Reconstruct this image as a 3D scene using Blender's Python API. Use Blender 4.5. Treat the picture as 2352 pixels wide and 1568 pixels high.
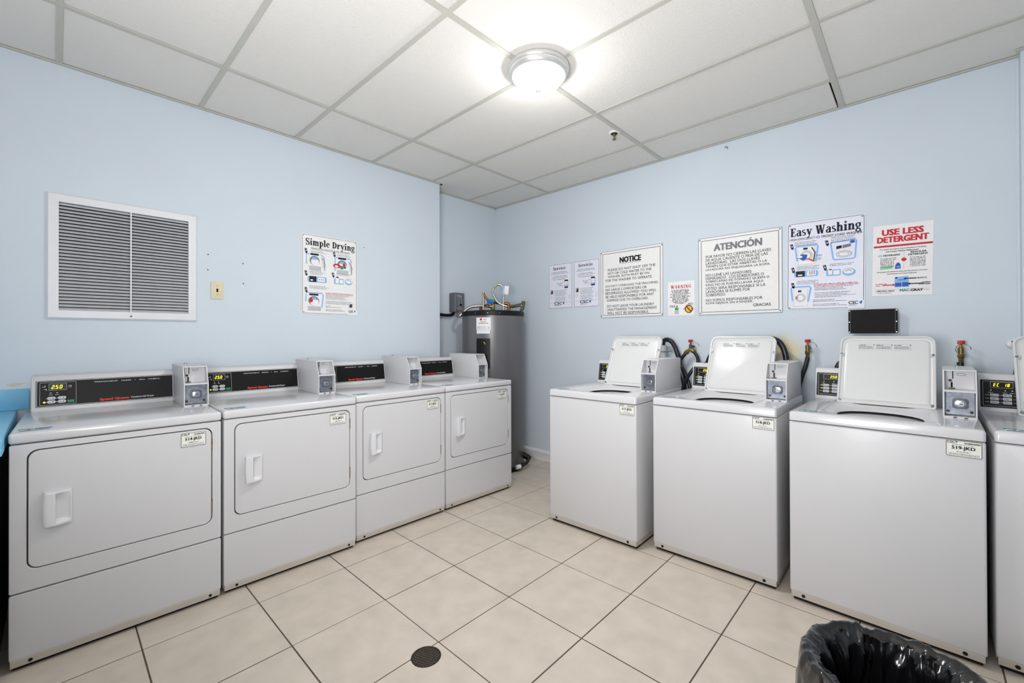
import bpy, bmesh, math, random
from mathutils import Vector, Matrix, noise

random.seed(7)
SC = bpy.context.scene
COL = SC.collection
for o in list(bpy.data.objects):
    bpy.data.objects.remove(o)

# ------------------------------------------------------------------ camera
CAM_P = Vector((2.7437, 0.0108, 1.2818))
YAW, PITCH, ROLL = -0.7511, 0.0046, -0.0028
FOCAL_PX, PPX, PPY = 989.3765, 1184.45, 767.6
fw = Vector((math.sin(YAW) * math.cos(PITCH), math.cos(YAW) * math.cos(PITCH), math.sin(PITCH)))
rt = Vector((math.cos(YAW), -math.sin(YAW), 0.0))
up = rt.cross(fw)
rt, up = rt * math.cos(ROLL) + up * math.sin(ROLL), up * math.cos(ROLL) - rt * math.sin(ROLL)
cam = bpy.data.cameras.new('camera')
cam.sensor_width = 36.0
cam.sensor_fit = 'HORIZONTAL'
cam.lens = FOCAL_PX / 2352.0 * 36.0
cam.shift_x = (1176.0 - PPX) / 2352.0
cam.shift_y = (PPY - 784.0) / 2352.0
cam.clip_start = 0.02
camo = bpy.data.objects.new('camera', cam)
camo.matrix_world = Matrix(((rt.x, up.x, -fw.x, CAM_P.x), (rt.y, up.y, -fw.y, CAM_P.y), (rt.z, up.z, -fw.z, CAM_P.z), (0, 0, 0, 1)))
COL.objects.link(camo)
SC.camera = camo

# ------------------------------------------------------------------ light and exposure
world = bpy.data.worlds.new('world')
SC.world = world
world.use_nodes = True
world.node_tree.nodes['Background'].inputs[0].default_value = (0.8, 0.85, 0.9, 1)
world.node_tree.nodes['Background'].inputs[1].default_value = 0.3
SC.view_settings.view_transform = 'Standard'
SC.view_settings.look = 'None'
SC.view_settings.gamma = 1.0
SC.view_settings.use_curve_mapping = False
SC.cycles.use_light_tree = False
SC.view_settings.exposure = 0.44
LAMP_STRENGTH = 15.0      # radiance of the glass at its rim
LAMP_BOTTOM = 105.0       # and added towards its lowest point, below the bulbs
FILL_POWER = 12.0
BOUNCE_POWER = 44.0


def area_light(name, loc, target, size, power, color):
    l = bpy.data.lights.new(name, 'AREA')
    l.shape = 'DISK'
    l.size = size
    l.energy = power
    l.color = color
    o = bpy.data.objects.new(name, l)
    o.location = loc
    o.rotation_euler = (Vector(target) - Vector(loc)).to_track_quat('-Z', 'Y').to_euler()
    COL.objects.link(o)


# added fill: a soft disc behind the camera and one bounced off the ceiling
area_light('fill_light_behind_camera', (2.2, -1.2, 2.6), (1.2, 2.4, 0.9), 2.2, FILL_POWER, (1.0, 0.99, 1.0))
area_light('bounce_fill_light', (2.25, -0.15, 1.3), (1.5, 1.8, 2.74), 0.9, BOUNCE_POWER, (1.0, 0.99, 1.0))

H = 2.74          # ceiling height
XL = -0.6017      # face of the left wall
YR = 3.4607       # face of the wall behind the washers
XREC = -0.79      # face of the recessed wall by the water heater
YP = 2.53         # where the left wall steps back
XS = 3.95         # side wall on the right, outside the picture
YN = -2.3         # wall behind the camera


# ------------------------------------------------------------------ materials
def lin(c):
    return tuple(((x / 255.0) / 12.92 if x / 255.0 <= 0.04045 else ((x / 255.0 + 0.055) / 1.055) ** 2.4) for x in c) + (1.0,)


def nodes_of(m):
    m.use_nodes = True
    nt = m.node_tree
    return nt, nt.nodes['Principled BSDF']


def mat(name, rgb, rough=0.5, metal=0.0, var=0.04, vscale=9.0, bump=0.0, bscale=120.0, emit=None, estr=0.0, coat=0.0, spec=0.5, world_pos=False):
    m = bpy.data.materials.new(name)
    nt, b = nodes_of(m)
    c = lin(rgb)
    b.inputs['Roughness'].default_value = rough
    b.inputs['Metallic'].default_value = metal
    b.inputs['Coat Weight'].default_value = coat
    b.inputs['Specular IOR Level'].default_value = spec
    if world_pos:
        src = nt.nodes.new('ShaderNodeNewGeometry').outputs['Position']
    else:
        src = nt.nodes.new('ShaderNodeTexCoord').outputs['Object']
    n = nt.nodes.new('ShaderNodeTexNoise')
    n.inputs['Scale'].default_value = vscale
    n.inputs['Detail'].default_value = 5.0
    nt.links.new(src, n.inputs['Vector'])
    r = nt.nodes.new('ShaderNodeValToRGB')
    r.color_ramp.elements[0].position = 0.3
    r.color_ramp.elements[1].position = 0.7
    r.color_ramp.elements[0].color = tuple(x * (1 - var) for x in c[:3]) + (1,)
    r.color_ramp.elements[1].color = tuple(min(1, x * (1 + var)) for x in c[:3]) + (1,)
    nt.links.new(n.outputs['Fac'], r.inputs['Fac'])
    nt.links.new(r.outputs['Color'], b.inputs['Base Color'])
    if bump:
        n2 = nt.nodes.new('ShaderNodeTexNoise')
        n2.inputs['Scale'].default_value = bscale
        n2.inputs['Detail'].default_value = 3.0
        nt.links.new(src, n2.inputs['Vector'])
        bp = nt.nodes.new('ShaderNodeBump')
        bp.inputs['Strength'].default_value = bump
        bp.inputs['Distance'].default_value = 0.004
        nt.links.new(n2.outputs['Fac'], bp.inputs['Height'])
        nt.links.new(bp.outputs['Normal'], b.inputs['Normal'])
    if emit:
        b.inputs['Emission Color'].default_value = lin(emit)
        b.inputs['Emission Strength'].default_value = estr
    m['ramp'] = r.name
    return m


def flatmat(name, rgb, rough=0.6, emit=None, estr=0.0):
    return mat(name, rgb, rough, 0.0, 0.015, 30.0, emit=emit, estr=estr, spec=0.25)


M = {}
WALL = (203, 213, 222)
M['wall'] = mat('blue_wall_paint', WALL, 0.62, 0, 0.02, 1.6, 0.10, 55.0, spec=0.35, world_pos=True)
M['wall_stained'] = mat('blue_wall_paint_with_rust_stain', WALL, 0.62, 0, 0.02, 1.6, 0.10, 55.0, spec=0.35, world_pos=True)


def stain(m, centre, radii, rgb, amount):
    nt, b = nodes_of(m)
    g = nt.nodes.new('ShaderNodeNewGeometry')
    mp = nt.nodes.new('ShaderNodeMapping')
    mp.vector_type = 'TEXTURE'
    mp.inputs['Location'].default_value = centre
    mp.inputs['Scale'].default_value = radii
    nt.links.new(g.outputs['Position'], mp.inputs['Vector'])
    nz = nt.nodes.new('ShaderNodeTexNoise')
    nz.inputs['Scale'].default_value = 14.0
    nt.links.new(g.outputs['Position'], nz.inputs['Vector'])
    ln = nt.nodes.new('ShaderNodeVectorMath')
    ln.operation = 'LENGTH'
    nt.links.new(mp.outputs['Vector'], ln.inputs[0])
    ad = nt.nodes.new('ShaderNodeMath')
    ad.operation = 'MULTIPLY_ADD'
    nt.links.new(nz.outputs['Fac'], ad.inputs[0])
    ad.inputs[1].default_value = 0.5
    nt.links.new(ln.outputs['Value'], ad.inputs[2])
    mr = nt.nodes.new('ShaderNodeMapRange')
    mr.interpolation_type = 'SMOOTHSTEP'
    mr.inputs['From Min'].default_value = 0.45
    mr.inputs['From Max'].default_value = 1.3
    mr.inputs['To Min'].default_value = amount
    mr.inputs['To Max'].default_value = 0.0
    nt.links.new(ad.outputs[0], mr.inputs['Value'])
    mx = nt.nodes.new('ShaderNodeMix')
    mx.data_type = 'RGBA'
    nt.links.new(mr.outputs['Result'], mx.inputs['Factor'])
    old = b.inputs['Base Color'].links[0].from_socket
    nt.links.new(old, mx.inputs[6])
    mx.inputs[7].default_value = lin(rgb)
    nt.links.new(mx.outputs[2], b.inputs['Base Color'])


stain(M['wall_stained'], (2.07, YR, 1.17), (0.13, 0.2, 0.17), (216, 204, 160), 0.85)

M['tile'] = mat('beige_floor_tile', (199, 189, 176), 0.36, 0, 0.075, 8.5, 0.03, 30.0, spec=0.4, world_pos=True)
M['grout'] = mat('dark_grout', (80, 69, 58), 0.9, 0, 0.15, 30, world_pos=True)
M['ceiling_tile'] = mat('white_mineral_ceiling_tile', (225, 223, 218), 0.9, 0, 0.012, 3.0, 0.55, 170.0, spec=0.15, world_pos=True)
M['grid'] = mat('off_white_ceiling_grid_bar', (189, 189, 180), 0.5, 0, 0.02, 8.0, world_pos=True)
M['plenum'] = mat('dark_plenum', (40, 38, 36), 0.9)
M['enamel'] = mat('white_enamel', (202, 202, 204), 0.42, 0, 0.008, 4.0, 0.015, 260.0, coat=0.04)
M['enamel_gloss'] = mat('glossy_white_enamel', (205, 205, 208), 0.2, 0, 0.008, 4.0, coat=0.2)
M['enamel_dirty'] = mat('white_enamel_with_dirty_foot', (202, 202, 204), 0.42, 0, 0.008, 4.0, 0.015, 260.0, coat=0.04)


def foot_dirt(m):
    # dried splash-mop dirt along the lowest few centimetres of the panel
    nt, b = nodes_of(m)
    g = nt.nodes.new('ShaderNodeNewGeometry')
    sp = nt.nodes.new('ShaderNodeSeparateXYZ')
    nt.links.new(g.outputs['Position'], sp.inputs[0])
    nz = nt.nodes.new('ShaderNodeTexNoise')
    nz.inputs['Scale'].default_value = 9.0
    nz.inputs['Detail'].default_value = 6.0
    nt.links.new(g.outputs['Position'], nz.inputs['Vector'])
    ad = nt.nodes.new('ShaderNodeMath')
    ad.operation = 'MULTIPLY_ADD'
    nt.links.new(nz.outputs['Fac'], ad.inputs[0])
    ad.inputs[1].default_value = 0.03
    nt.links.new(sp.outputs['Z'], ad.inputs[2])
    mr = nt.nodes.new('ShaderNodeMapRange')
    mr.inputs['From Min'].default_value = 0.05
    mr.inputs['From Max'].default_value = 0.075
    mr.inputs['To Min'].default_value = 0.7
    mr.inputs['To Max'].default_value = 0.0
    nt.links.new(ad.outputs[0], mr.inputs['Value'])
    mx = nt.nodes.new('ShaderNodeMix')
    mx.data_type = 'RGBA'
    nt.links.new(mr.outputs['Result'], mx.inputs['Factor'])
    nt.links.new(b.inputs['Base Color'].links[0].from_socket, mx.inputs[6])
    mx.inputs[7].default_value = lin((186, 172, 152))
    nt.links.new(mx.outputs[2], b.inputs['Base Color'])


foot_dirt(M['enamel_dirty'])
M['plastic_white'] = mat('white_plastic', (212, 213, 216), 0.35, 0, 0.01, 6.0)
M['lid_white'] = mat('white_lid_enamel', (207, 208, 208), 0.26, 0, 0.008, 4.0, coat=0.3)
M['rubber'] = mat('black_rubber', (24, 24, 25), 0.6, 0, 0.1, 20)
M['hose'] = mat('black_hose_rubber', (22, 23, 26), 0.35, 0, 0.15, 25)
M['tub'] = mat('dark_wash_tub', (10, 10, 11), 0.7, 0, 0.1, 12)
M['panel_black'] = mat('black_control_panel', (13, 12, 13), 0.45, 0, 0.06, 30, spec=0.22)
M['metal'] = mat('galvanised_steel', (126, 132, 143), 0.42, 0.65, 0.3, 40)
M['chrome'] = mat('polished_steel', (172, 175, 182), 0.3, 1.0, 0.06, 20)
M['nickel'] = mat('brushed_nickel', (216, 216, 214), 0.3, 0.55, 0.04, 20)
M['brass'] = mat('tarnished_brass', (132, 116, 70), 0.42, 0.8, 0.4, 45)
M['corroded'] = mat('corroded_brass', (92, 90, 72), 0.7, 0.4, 0.4, 60, 0.5, 90)
M['copper'] = mat('copper_pipe', (150, 92, 54), 0.4, 0.9, 0.2, 25)
M['steel_flex'] = mat('corrugated_steel_pipe', (178, 172, 160), 0.3, 0.85, 0.12, 40)
M['red'] = mat('red_plastic', (196, 34, 40), 0.4)
M['grey_box'] = mat('grey_painted_steel', (98, 101, 107), 0.5, 0.1, 0.08, 18)
M['heater'] = mat('grey_heater_jacket', (104, 104, 107), 0.33, 0.15, 0.03, 7)
M['black_metal'] = mat('black_metal', (13, 13, 16), 0.45, 0, 0.08, 25, spec=0.3)
M['black_box'] = mat('black_plastic_box', (9, 9, 11), 0.6, 0, 0.08, 40, 0.1, 200, spec=0.2)
M['bag'] = mat('black_plastic_bag', (13, 13, 15), 0.2, 0, 0.15, 15, 0.3, 38, coat=0.3)
M['counter'] = mat('blue_laminate', (120, 190, 226), 0.35, 0, 0.02, 8)
M['counter_shade'] = mat('dark_counter_shade', (38, 34, 32), 0.5, 0, 0.2, 14)  # the shade below the counter, put into the colour
M['beige'] = mat('ivory_plastic', (214, 203, 172), 0.4, 0, 0.03, 15)
M['louver'] = mat('grey_white_louver', (196, 198, 202), 0.5, 0.05, 0.05, 18)
M['frame'] = mat('white_painted_frame', (224, 225, 228), 0.45, 0, 0.02, 12)
M['dark_hole'] = mat('dark_void', (14, 14, 15), 0.9)
M['rust'] = mat('rusty_hinge', (120, 104, 80), 0.6, 0.4, 0.3, 50)
M['drain'] = mat('dark_bronze_drain', (58, 52, 44), 0.45, 0.7, 0.35, 60)
M['patch'] = mat('bare_plaster', (205, 198, 184), 0.9, 0, 0.05, 40)
M['pvc'] = mat('white_pvc', (226, 228, 230), 0.35)
M['glass_lit'] = mat('lit_frosted_glass', (250, 250, 248), 0.4, emit=(255, 253, 251), estr=LAMP_STRENGTH)


def bulb_glow(m):
    nt, b = nodes_of(m)
    g = nt.nodes.new('ShaderNodeNewGeometry')
    sp = nt.nodes.new('ShaderNodeSeparateXYZ')
    nt.links.new(g.outputs['Normal'], sp.inputs[0])
    mr = nt.nodes.new('ShaderNodeMapRange')
    mr.inputs['From Min'].default_value = -0.15
    mr.inputs['From Max'].default_value = -1.0
    mr.inputs['To Min'].default_value = LAMP_STRENGTH
    mr.inputs['To Max'].default_value = LAMP_STRENGTH + LAMP_BOTTOM
    nt.links.new(sp.outputs['Z'], mr.inputs['Value'])
    nt.links.new(mr.outputs['Result'], b.inputs['Emission Strength'])
    m.cycles.emission_sampling = 'FRONT'


bulb_glow(M['glass_lit'])
M['sign'] = flatmat('white_sign_enamel', (231, 231, 230), 0.25)
M['sign_cool'] = flatmat('cool_white_sign', (222, 224, 236), 0.35)
M['paper'] = flatmat('white_paper', (232, 230, 231), 0.6)
M['plate'] = flatmat('ivory_number_plate', (226, 226, 219), 0.35)
M['ink'] = flatmat('black_ink', (28, 28, 33))
M['ink_navy'] = flatmat('navy_ink', (30, 32, 52))
M['ink_grey'] = flatmat('grey_ink', (120, 121, 126))
M['ink_mid'] = flatmat('dark_grey_ink', (72, 73, 78))
M['ink_pale'] = flatmat('pale_grey_ink', (186, 188, 194))
M['ink_red'] = flatmat('red_ink', (196, 48, 56))
M['ink_orange'] = flatmat('orange_red_print', (226, 66, 40))
M['ink_blue'] = flatmat('blue_ink', (48, 92, 178))
M['ink_ltblue'] = flatmat('light_blue_ink', (136, 178, 232))
M['ink_green'] = flatmat('green_ink', (40, 142, 96))
M['ink_ltgreen'] = flatmat('light_green_ink', (128, 204, 150))
M['ink_yellow'] = flatmat('yellow_ink', (226, 186, 58))
M['ink_pink'] = flatmat('pink_ink', (206, 124, 124))
M['ink_white'] = flatmat('white_ink', (232, 232, 232))
M['ink_teal'] = flatmat('teal_ink', (34, 128, 132))
M['display'] = flatmat('dark_display_window', (38, 32, 16), 0.2)
M['led'] = flatmat('yellow_green_led', (228, 226, 40), 0.5, (222, 222, 30), 1.1)
M['button'] = flatmat('grey_button', (208, 210, 214), 0.4)
M['button_green'] = flatmat('green_button', (22, 140, 86), 0.4)
M['button_red'] = flatmat('red_button', (150, 40, 36), 0.4)


# ------------------------------------------------------------------ mesh helpers
def link(name, me, m, parent=None, smooth=True, angle=32):
    o = bpy.data.objects.new(name, me)
    COL.objects.link(o)
    if m is not None:
        for mm in (m if isinstance(m, (list, tuple)) else [m]):
            me.materials.append(mm)
    if parent is not None:
        o.parent = parent
    if smooth and len(me.polygons):
        me.polygons.foreach_set('use_smooth', [True] * len(me.polygons))
        me.set_sharp_from_angle(angle=math.radians(angle))
    return o


def obj(name, bm, m, parent=None, smooth=True, angle=32, label=None):
    bmesh.ops.recalc_face_normals(bm, faces=bm.faces) if smooth else None
    me = bpy.data.meshes.new(name)
    bm.to_mesh(me)
    bm.free()
    o = link(name, me, m, parent, smooth, angle)
    if label:
        o['label'] = label
    return o


def tag(o, label, cat, group=None):
    o['label'] = label
    o['category'] = cat
    if group:
        o['group'] = group
    return o


def empty(name, loc=(0, 0, 0), rz=0.0):
    o = bpy.data.objects.new(name, None)
    o.empty_display_size = 0.1
    o.location = loc
    o.rotation_euler = (0, 0, rz)
    COL.objects.link(o)
    return o


def structure(o):
    o['kind'] = 'structure'
    return o


def NB():
    return bmesh.new()


def box(bm, x0, x1, y0, y1, z0, z1, bev=0.0, seg=2):
    vs = [bm.verts.new((x, y, z)) for x in (x0, x1) for y in (y0, y1) for z in (z0, z1)]
    idx = ((0, 1, 3, 2), (4, 6, 7, 5), (0, 4, 5, 1), (2, 3, 7, 6), (0, 2, 6, 4), (1, 5, 7, 3))
    fs = [bm.faces.new([vs[i] for i in f]) for f in idx]
    if bev > 0:
        es = list({e for f in fs for e in f.edges})
        bmesh.ops.bevel(bm, geom=es, offset=bev, segments=seg, profile=0.5, affect='EDGES', clamp_overlap=True)
    return bm


def rrect(x0, x1, z0, z1, r, n=4):
    pts = []
    for cx, cz, a0 in ((x1 - r, z0 + r, -90), (x1 - r, z1 - r, 0), (x0 + r, z1 - r, 90), (x0 + r, z0 + r, 180)):
        for k in range(n + 1):
            a = math.radians(a0 + 90.0 * k / n)
            pts.append((cx + r * math.cos(a), cz + r * math.sin(a)))
    return pts


def ell(cx, cz, rx, rz, n=20):
    return [(cx + rx * math.cos(2 * math.pi * k / n), cz + rz * math.sin(2 * math.pi * k / n)) for k in range(n)]


AX = {'xz': lambda a, b, d: (a, d, b), 'xy': lambda a, b, d: (a, b, d), 'yz': lambda a, b, d: (d, a, b)}


def prism(bm, pts, d0, d1, plane='xz', bev=0.0):
    f = AX[plane]
    A = [bm.verts.new(f(a, b, d0)) for a, b in pts]
    B = [bm.verts.new(f(a, b, d1)) for a, b in pts]
    n = len(pts)
    fs = [bm.faces.new(A), bm.faces.new(B[::-1])]
    for i in range(n):
        j = (i + 1) % n
        fs.append(bm.faces.new((A[i], B[i], B[j], A[j])))
    if bev > 0:
        es = list(set(fs[0].edges) | set(fs[1].edges))
        bmesh.ops.bevel(bm, geom=es, offset=bev, segments=2, profile=0.5, affect='EDGES', clamp_overlap=True)
    return bm


def loft(bm, loops, cap0=True, cap1=True, closed=True):
    R = [[bm.verts.new(p) for p in L] for L in loops]
    n = len(R[0])
    for a, b in zip(R, R[1:]):
        for i in range(n if closed else n - 1):
            j = (i + 1) % n
            bm.faces.new((a[i], a[j], b[j], b[i]))
    if cap0:
        bm.faces.new(R[0][::-1])
    if cap1:
        bm.faces.new(R[-1])
    return bm


def frame_of(d):
    d = d.normalized()
    a = Vector((0, 0, 1)) if abs(d.z) < 0.9 else Vector((1, 0, 0))
    u = d.cross(a).normalized()
    return u, d.cross(u).normalized()


def smooth_path(pts, k=6):
    P = [Vector(p) for p in pts]
    if len(P) < 3:
        return P
    out = []
    for i in range(len(P) - 1):
        p0, p1, p2, p3 = P[max(i - 1, 0)], P[i], P[i + 1], P[min(i + 2, len(P) - 1)]
        for s in range(k):
            t = s / k
            out.append(0.5 * ((2 * p1) + (p2 - p0) * t + (2 * p0 - 5 * p1 + 4 * p2 - p3) * t * t + (3 * p1 - p0 - 3 * p2 + p3) * t ** 3))
    out.append(P[-1])
    return out


def tube(bm, pts, r, n=10, smooth=0, rf=None):
    P = smooth_path(pts, smooth) if smooth else [Vector(p) for p in pts]
    loops = []
    u = None
    for i, p in enumerate(P):
        d = (P[min(i + 1, len(P) - 1)] - P[max(i - 1, 0)]).normalized()
        if u is None:
            u, w = frame_of(d)
        else:
            u = (u - d * u.dot(d)).normalized()
            w = d.cross(u)
        rr = r if rf is None else r * rf(i)
        loops.append([p + (u * math.cos(2 * math.pi * k / n) + w * math.sin(2 * math.pi * k / n)) * rr for k in range(n)])
    return loft(bm, loops)


def lathe(bm, prof, c, axis=(0, 0, 1), n=32, cap0=True, cap1=True):
    ax = Vector(axis).normalized()
    u, w = frame_of(ax)
    c = Vector(c)
    loops = [[c + ax * z + (u * math.cos(2 * math.pi * k / n) + w * math.sin(2 * math.pi * k / n)) * max(r, 1e-4) for k in range(n)] for r, z in prof]
    return loft(bm, loops, cap0, cap1)


def cyl(bm, a, b, r, n=14):
    return tube(bm, [a, b], r, n)


def flat(bm, pts, off):
    """a printed area lying OFF in front of the xz plane (towards -y)"""
    bm.faces.new([bm.verts.new((a, -off, b)) for a, b in pts])


def frect(bm, x0, z0, x1, z1, off):
    flat(bm, [(x0, z0), (x1, z0), (x1, z1), (x0, z1)], off)


def ring(bm, outer, inner, off):
    n = len(outer)
    A = [bm.verts.new((a, -off, b)) for a, b in outer]
    B = [bm.verts.new((a, -off, b)) for a, b in inner]
    for i in range(n):
        j = (i + 1) % n
        bm.faces.new((A[i], A[j], B[j], B[i]))


def stroke(bm, pts, w, off):
    P = [Vector((a, b)) for a, b in pts]
    L, R = [], []
    for i, p in enumerate(P):
        d = (P[min(i + 1, len(P) - 1)] - P[max(i - 1, 0)])
        d = d.normalized() if d.length > 1e-9 else Vector((1, 0))
        nn = Vector((-d.y, d.x))
        ww = w[i] if isinstance(w, (list, tuple)) else w
        L.append(p + nn * ww / 2)
        R.append(p - nn * ww / 2)
    for i in range(len(P) - 1):
        q = (R[i], R[i + 1], L[i + 1], L[i])
        bm.faces.new([bm.verts.new((v.x, -off, v.y)) for v in q])


# ---- text: the built-in font turned into flat mesh, returned as (points, faces) in em units
_text_cache = {}


def text_geo(s, bold=0.0, line=1.0, align='LEFT'):
    key = (s, bold, line, align)
    if key in _text_cache:
        return _text_cache[key]
    cu = bpy.data.curves.new('lettering', 'FONT')
    cu.body = s
    cu.size = 1.0
    cu.resolution_u = 2
    cu.offset = bold
    cu.space_line = line
    cu.align_x = align
    o = bpy.data.objects.new('lettering', cu)
    COL.objects.link(o)
    dg = bpy.context.evaluated_depsgraph_get()
    me = bpy.data.meshes.new_from_object(o.evaluated_get(dg))
    g = ([(v.co.x, v.co.y) for v in me.vertices], [tuple(p.vertices) for p in me.polygons])
    bpy.data.objects.remove(o)
    bpy.data.curves.remove(cu)
    bpy.data.meshes.remove(me)
    _text_cache[key] = g
    return g


def put_geo(bm, g, x0, z0, w, h, off, anchor='L'):
    P, Fc = g
    if not P:
        return
    ax0, ax1 = min(p[0] for p in P), max(p[0] for p in P)
    az0, az1 = min(p[1] for p in P), max(p[1] for p in P)
    sz = h / max(az1 - az0, 1e-6)
    sx = (w / max(ax1 - ax0, 1e-6)) if w else sz
    ww = (ax1 - ax0) * sx
    if anchor == 'C':
        x0 -= ww / 2
    elif anchor == 'R':
        x0 -= ww
    vs = [bm.verts.new((x0 + (p[0] - ax0) * sx, -off, z0 + (p[1] - az0) * sz)) for p in P]
    for f in Fc:
        try:
            bm.faces.new([vs[i] for i in f])
        except ValueError:
            pass


def text(bm, s, x0, z0, h, off, w=None, bold=0.0, anchor='L', line=1.0, align='LEFT'):
    g = text_geo(s, 0.0, line, align)
    if bold <= 0:
        put_geo(bm, g, x0, z0, w, h, off, anchor)
        return
    d = bold * h * 1.3                      # a heavier weight: the same letters struck several times, slightly apart
    sh = [(-d, 0), (d, 0), (0, 0)] if bold < 0.03 else [(-d, -d * .5), (-d, d * .5), (-d * .5, 0), (0, -d * .5), (0, d * .5), (d * .5, 0), (d, -d * .5), (d, d * .5)]
    for q, (dx, dz) in enumerate(sh):
        put_geo(bm, g, x0 + dx, z0 + dz, w, h, off + q * 0.00001, anchor)


def greek(bm, x0, z, x1, h, off, seed=0, fill=0.8):
    """a line of print too small to read: words of letter-sized marks"""
    rnd = random.Random(seed * 131 + int(z * 1e4))
    x = x0
    while x < x1 - h * 0.5:
        for q in range(rnd.randint(2, 8)):
            w = h * rnd.uniform(0.34, 0.6)
            if x + w > x1:
                break
            zz = z - (0.14 * h if rnd.random() < 0.12 else 0)
            frect(bm, x, zz, x + w, z + h * (0.86 if rnd.random() < 0.3 else 0.6), off)
            x += w + h * 0.13
        x += h * (0.38 + (1 - fill))


# ---- a slab-serif alphabet made of strokes, for the headings set in a serif face
def _arc(cx, cy, rx, ry, a0, a1, thick, thin, n=14):
    pts, ws = [], []
    for k in range(n + 1):
        a = math.radians(a0 + (a1 - a0) * k / n)
        pts.append((cx + rx * math.cos(a), cy + ry * math.sin(a)))
        ws.append(thin + (thick - thin) * abs(math.cos(a)) ** 1.3)
    return pts, ws


def serif_glyph(ch):
    T, t, sw = 0.17, 0.06, 0.09          # thick, thin, serif overhang
    S = []

    def V(x, y0, y1, top='b', bot='b', w=T):
        S.append(([(x, y0), (x, y1)], w))
        for y, s in ((y0 + t / 2, bot), (y1 - t / 2, top)):
            if s == 'b':
                S.append(([(x - w / 2 - sw, y), (x + w / 2 + sw, y)], t))
            elif s == 'l':
                S.append(([(x - w / 2 - sw, y), (x, y)], t))
            elif s == 'r':
                S.append(([(x, y), (x + w / 2 + sw, y)], t))

    def D(x0, y0, x1, y1, w):
        S.append(([(x0, y0), (x1, y1)], w))

    def Hh(x0, x1, y, w=t):
        S.append(([(x0, y), (x1, y)], w))

    def A(*a):
        S.append(_arc(*a))
    X = 0.5
    if ch == 'S':
        A(0.30, 0.53, 0.19, 0.17, 20, 270, 0.15, t)
        S[-1] = _arc(0.30, 0.535, 0.2, 0.165, 30, 255, 0.13, t)
        S.append(_arc(0.30, 0.19, 0.21, 0.175, 75, -150, 0.15, t))
        D(0.15, 0.42, 0.46, 0.31, 0.16)
        D(0.49, 0.72, 0.49, 0.52, t)
        D(0.09, 0.0, 0.09, 0.2, t)
        return S, 0.6
    if ch == 'i':
        V(0.2, 0, X, 'l', 'b')
        S.append(([(0.2, 0.6), (0.2, 0.74)], 0.16))
        return S, 0.4
    if ch == 'm':
        V(0.18, 0, X, 'l', 'b')
        for x in (0.47, 0.76):
            V(x, 0, 0.36, '', 'b', 0.15)
            S.append(_arc(x - 0.1, 0.34, 0.1, 0.14, 0, 165, 0.15, t, 8))
        return S, 0.95
    if ch in 'n':
        V(0.18, 0, X, 'l', 'b')
        V(0.5, 0, 0.36, '', 'b', 0.16)
        S.append(_arc(0.38, 0.34, 0.12, 0.14, 0, 165, 0.16, t, 8))
        return S, 0.68
    if ch == 'h':
        V(0.18, 0, 0.74, 'l', 'b')
        V(0.5, 0, 0.36, '', 'b', 0.16)
        S.append(_arc(0.38, 0.34, 0.12, 0.14, 0, 165, 0.16, t, 8))
        return S, 0.68
    if ch == 'p':
        V(0.18, -0.22, X, 'l', 'b')
        A(0.34, 0.25, 0.17, 0.23, -150, 150, 0.16, t)
        return S, 0.62
    if ch == 'l':
        V(0.2, 0, 0.74, 'l', 'b')
        return S, 0.4
    if ch == 'e':
        A(0.28, 0.25, 0.18, 0.23, 10, 320, 0.16, t)
        Hh(0.12, 0.48, 0.27)
        return S, 0.55
    if ch == 'c':
        A(0.28, 0.25, 0.18, 0.23, 50, 315, 0.16, t)
        S.append(([(0.42, 0.46), (0.42, 0.33)], 0.12))
        return S, 0.54
    if ch == 'o':
        A(0.3, 0.25, 0.2, 0.23, 0, 360, 0.16, t, )
        return S, 0.6
    if ch == 'r':
        V(0.18, 0, X, 'l', 'b')
        S.append(_arc(0.4, 0.3, 0.14, 0.17, 60, 170, 0.12, t, 6))
        S.append(([(0.46, 0.49), (0.46, 0.35)], 0.12))
        return S, 0.54
    if ch == 'y':
        D(0.14, X, 0.34, 0.06, 0.16)
        D(0.52, X, 0.26, -0.2, t * 1.2)
        Hh(0.02, 0.28, X - t / 2)
        Hh(0.4, 0.62, X - t / 2)
        Hh(0.1, 0.28, -0.19, 0.09)
        return S, 0.62
    if ch == 'v':
        D(0.14, X, 0.32, 0.0, 0.16)
        D(0.52, X, 0.34, 0.0, t * 1.2)
        Hh(0.02, 0.28, X - t / 2)
        Hh(0.4, 0.62, X - t / 2)
        return S, 0.62
    if ch == 'g':
        A(0.28, 0.32, 0.17, 0.16, 0, 360, 0.14, t)
        A(0.29, -0.08, 0.2, 0.12, 0, 360, 0.11, t)
        D(0.2, 0.16, 0.2, 0.04, 0.1)
        Hh(0.2, 0.4, 0.04, 0.09)
        Hh(0.4, 0.56, 0.46)
        return S, 0.58
    if ch == 'a':
        V(0.42, 0.0, 0.36, '', 'r', 0.16)
        S.append(_arc(0.29, 0.34, 0.14, 0.14, 0, 160, 0.14, t, 8))
        A(0.26, 0.15, 0.15, 0.14, 60, 340, 0.14, t)
        Hh(0.22, 0.42, 0.29)
        return S, 0.58
    if ch == 's':
        S.append(_arc(0.23, 0.365, 0.14, 0.11, 30, 255, 0.1, t, 8))
        S.append(_arc(0.23, 0.135, 0.15, 0.11, 75, -150, 0.12, t, 8))
        D(0.12, 0.29, 0.36, 0.21, 0.12)
        return S, 0.46
    if ch == 'D':
        V(0.2, 0, 0.7, 'b', 'b')
        A(0.3, 0.35, 0.3, 0.32, -90, 90, 0.18, t)
        Hh(0.1, 0.3, 0.03)
        Hh(0.1, 0.3, 0.67)
        return S, 0.74
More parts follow.
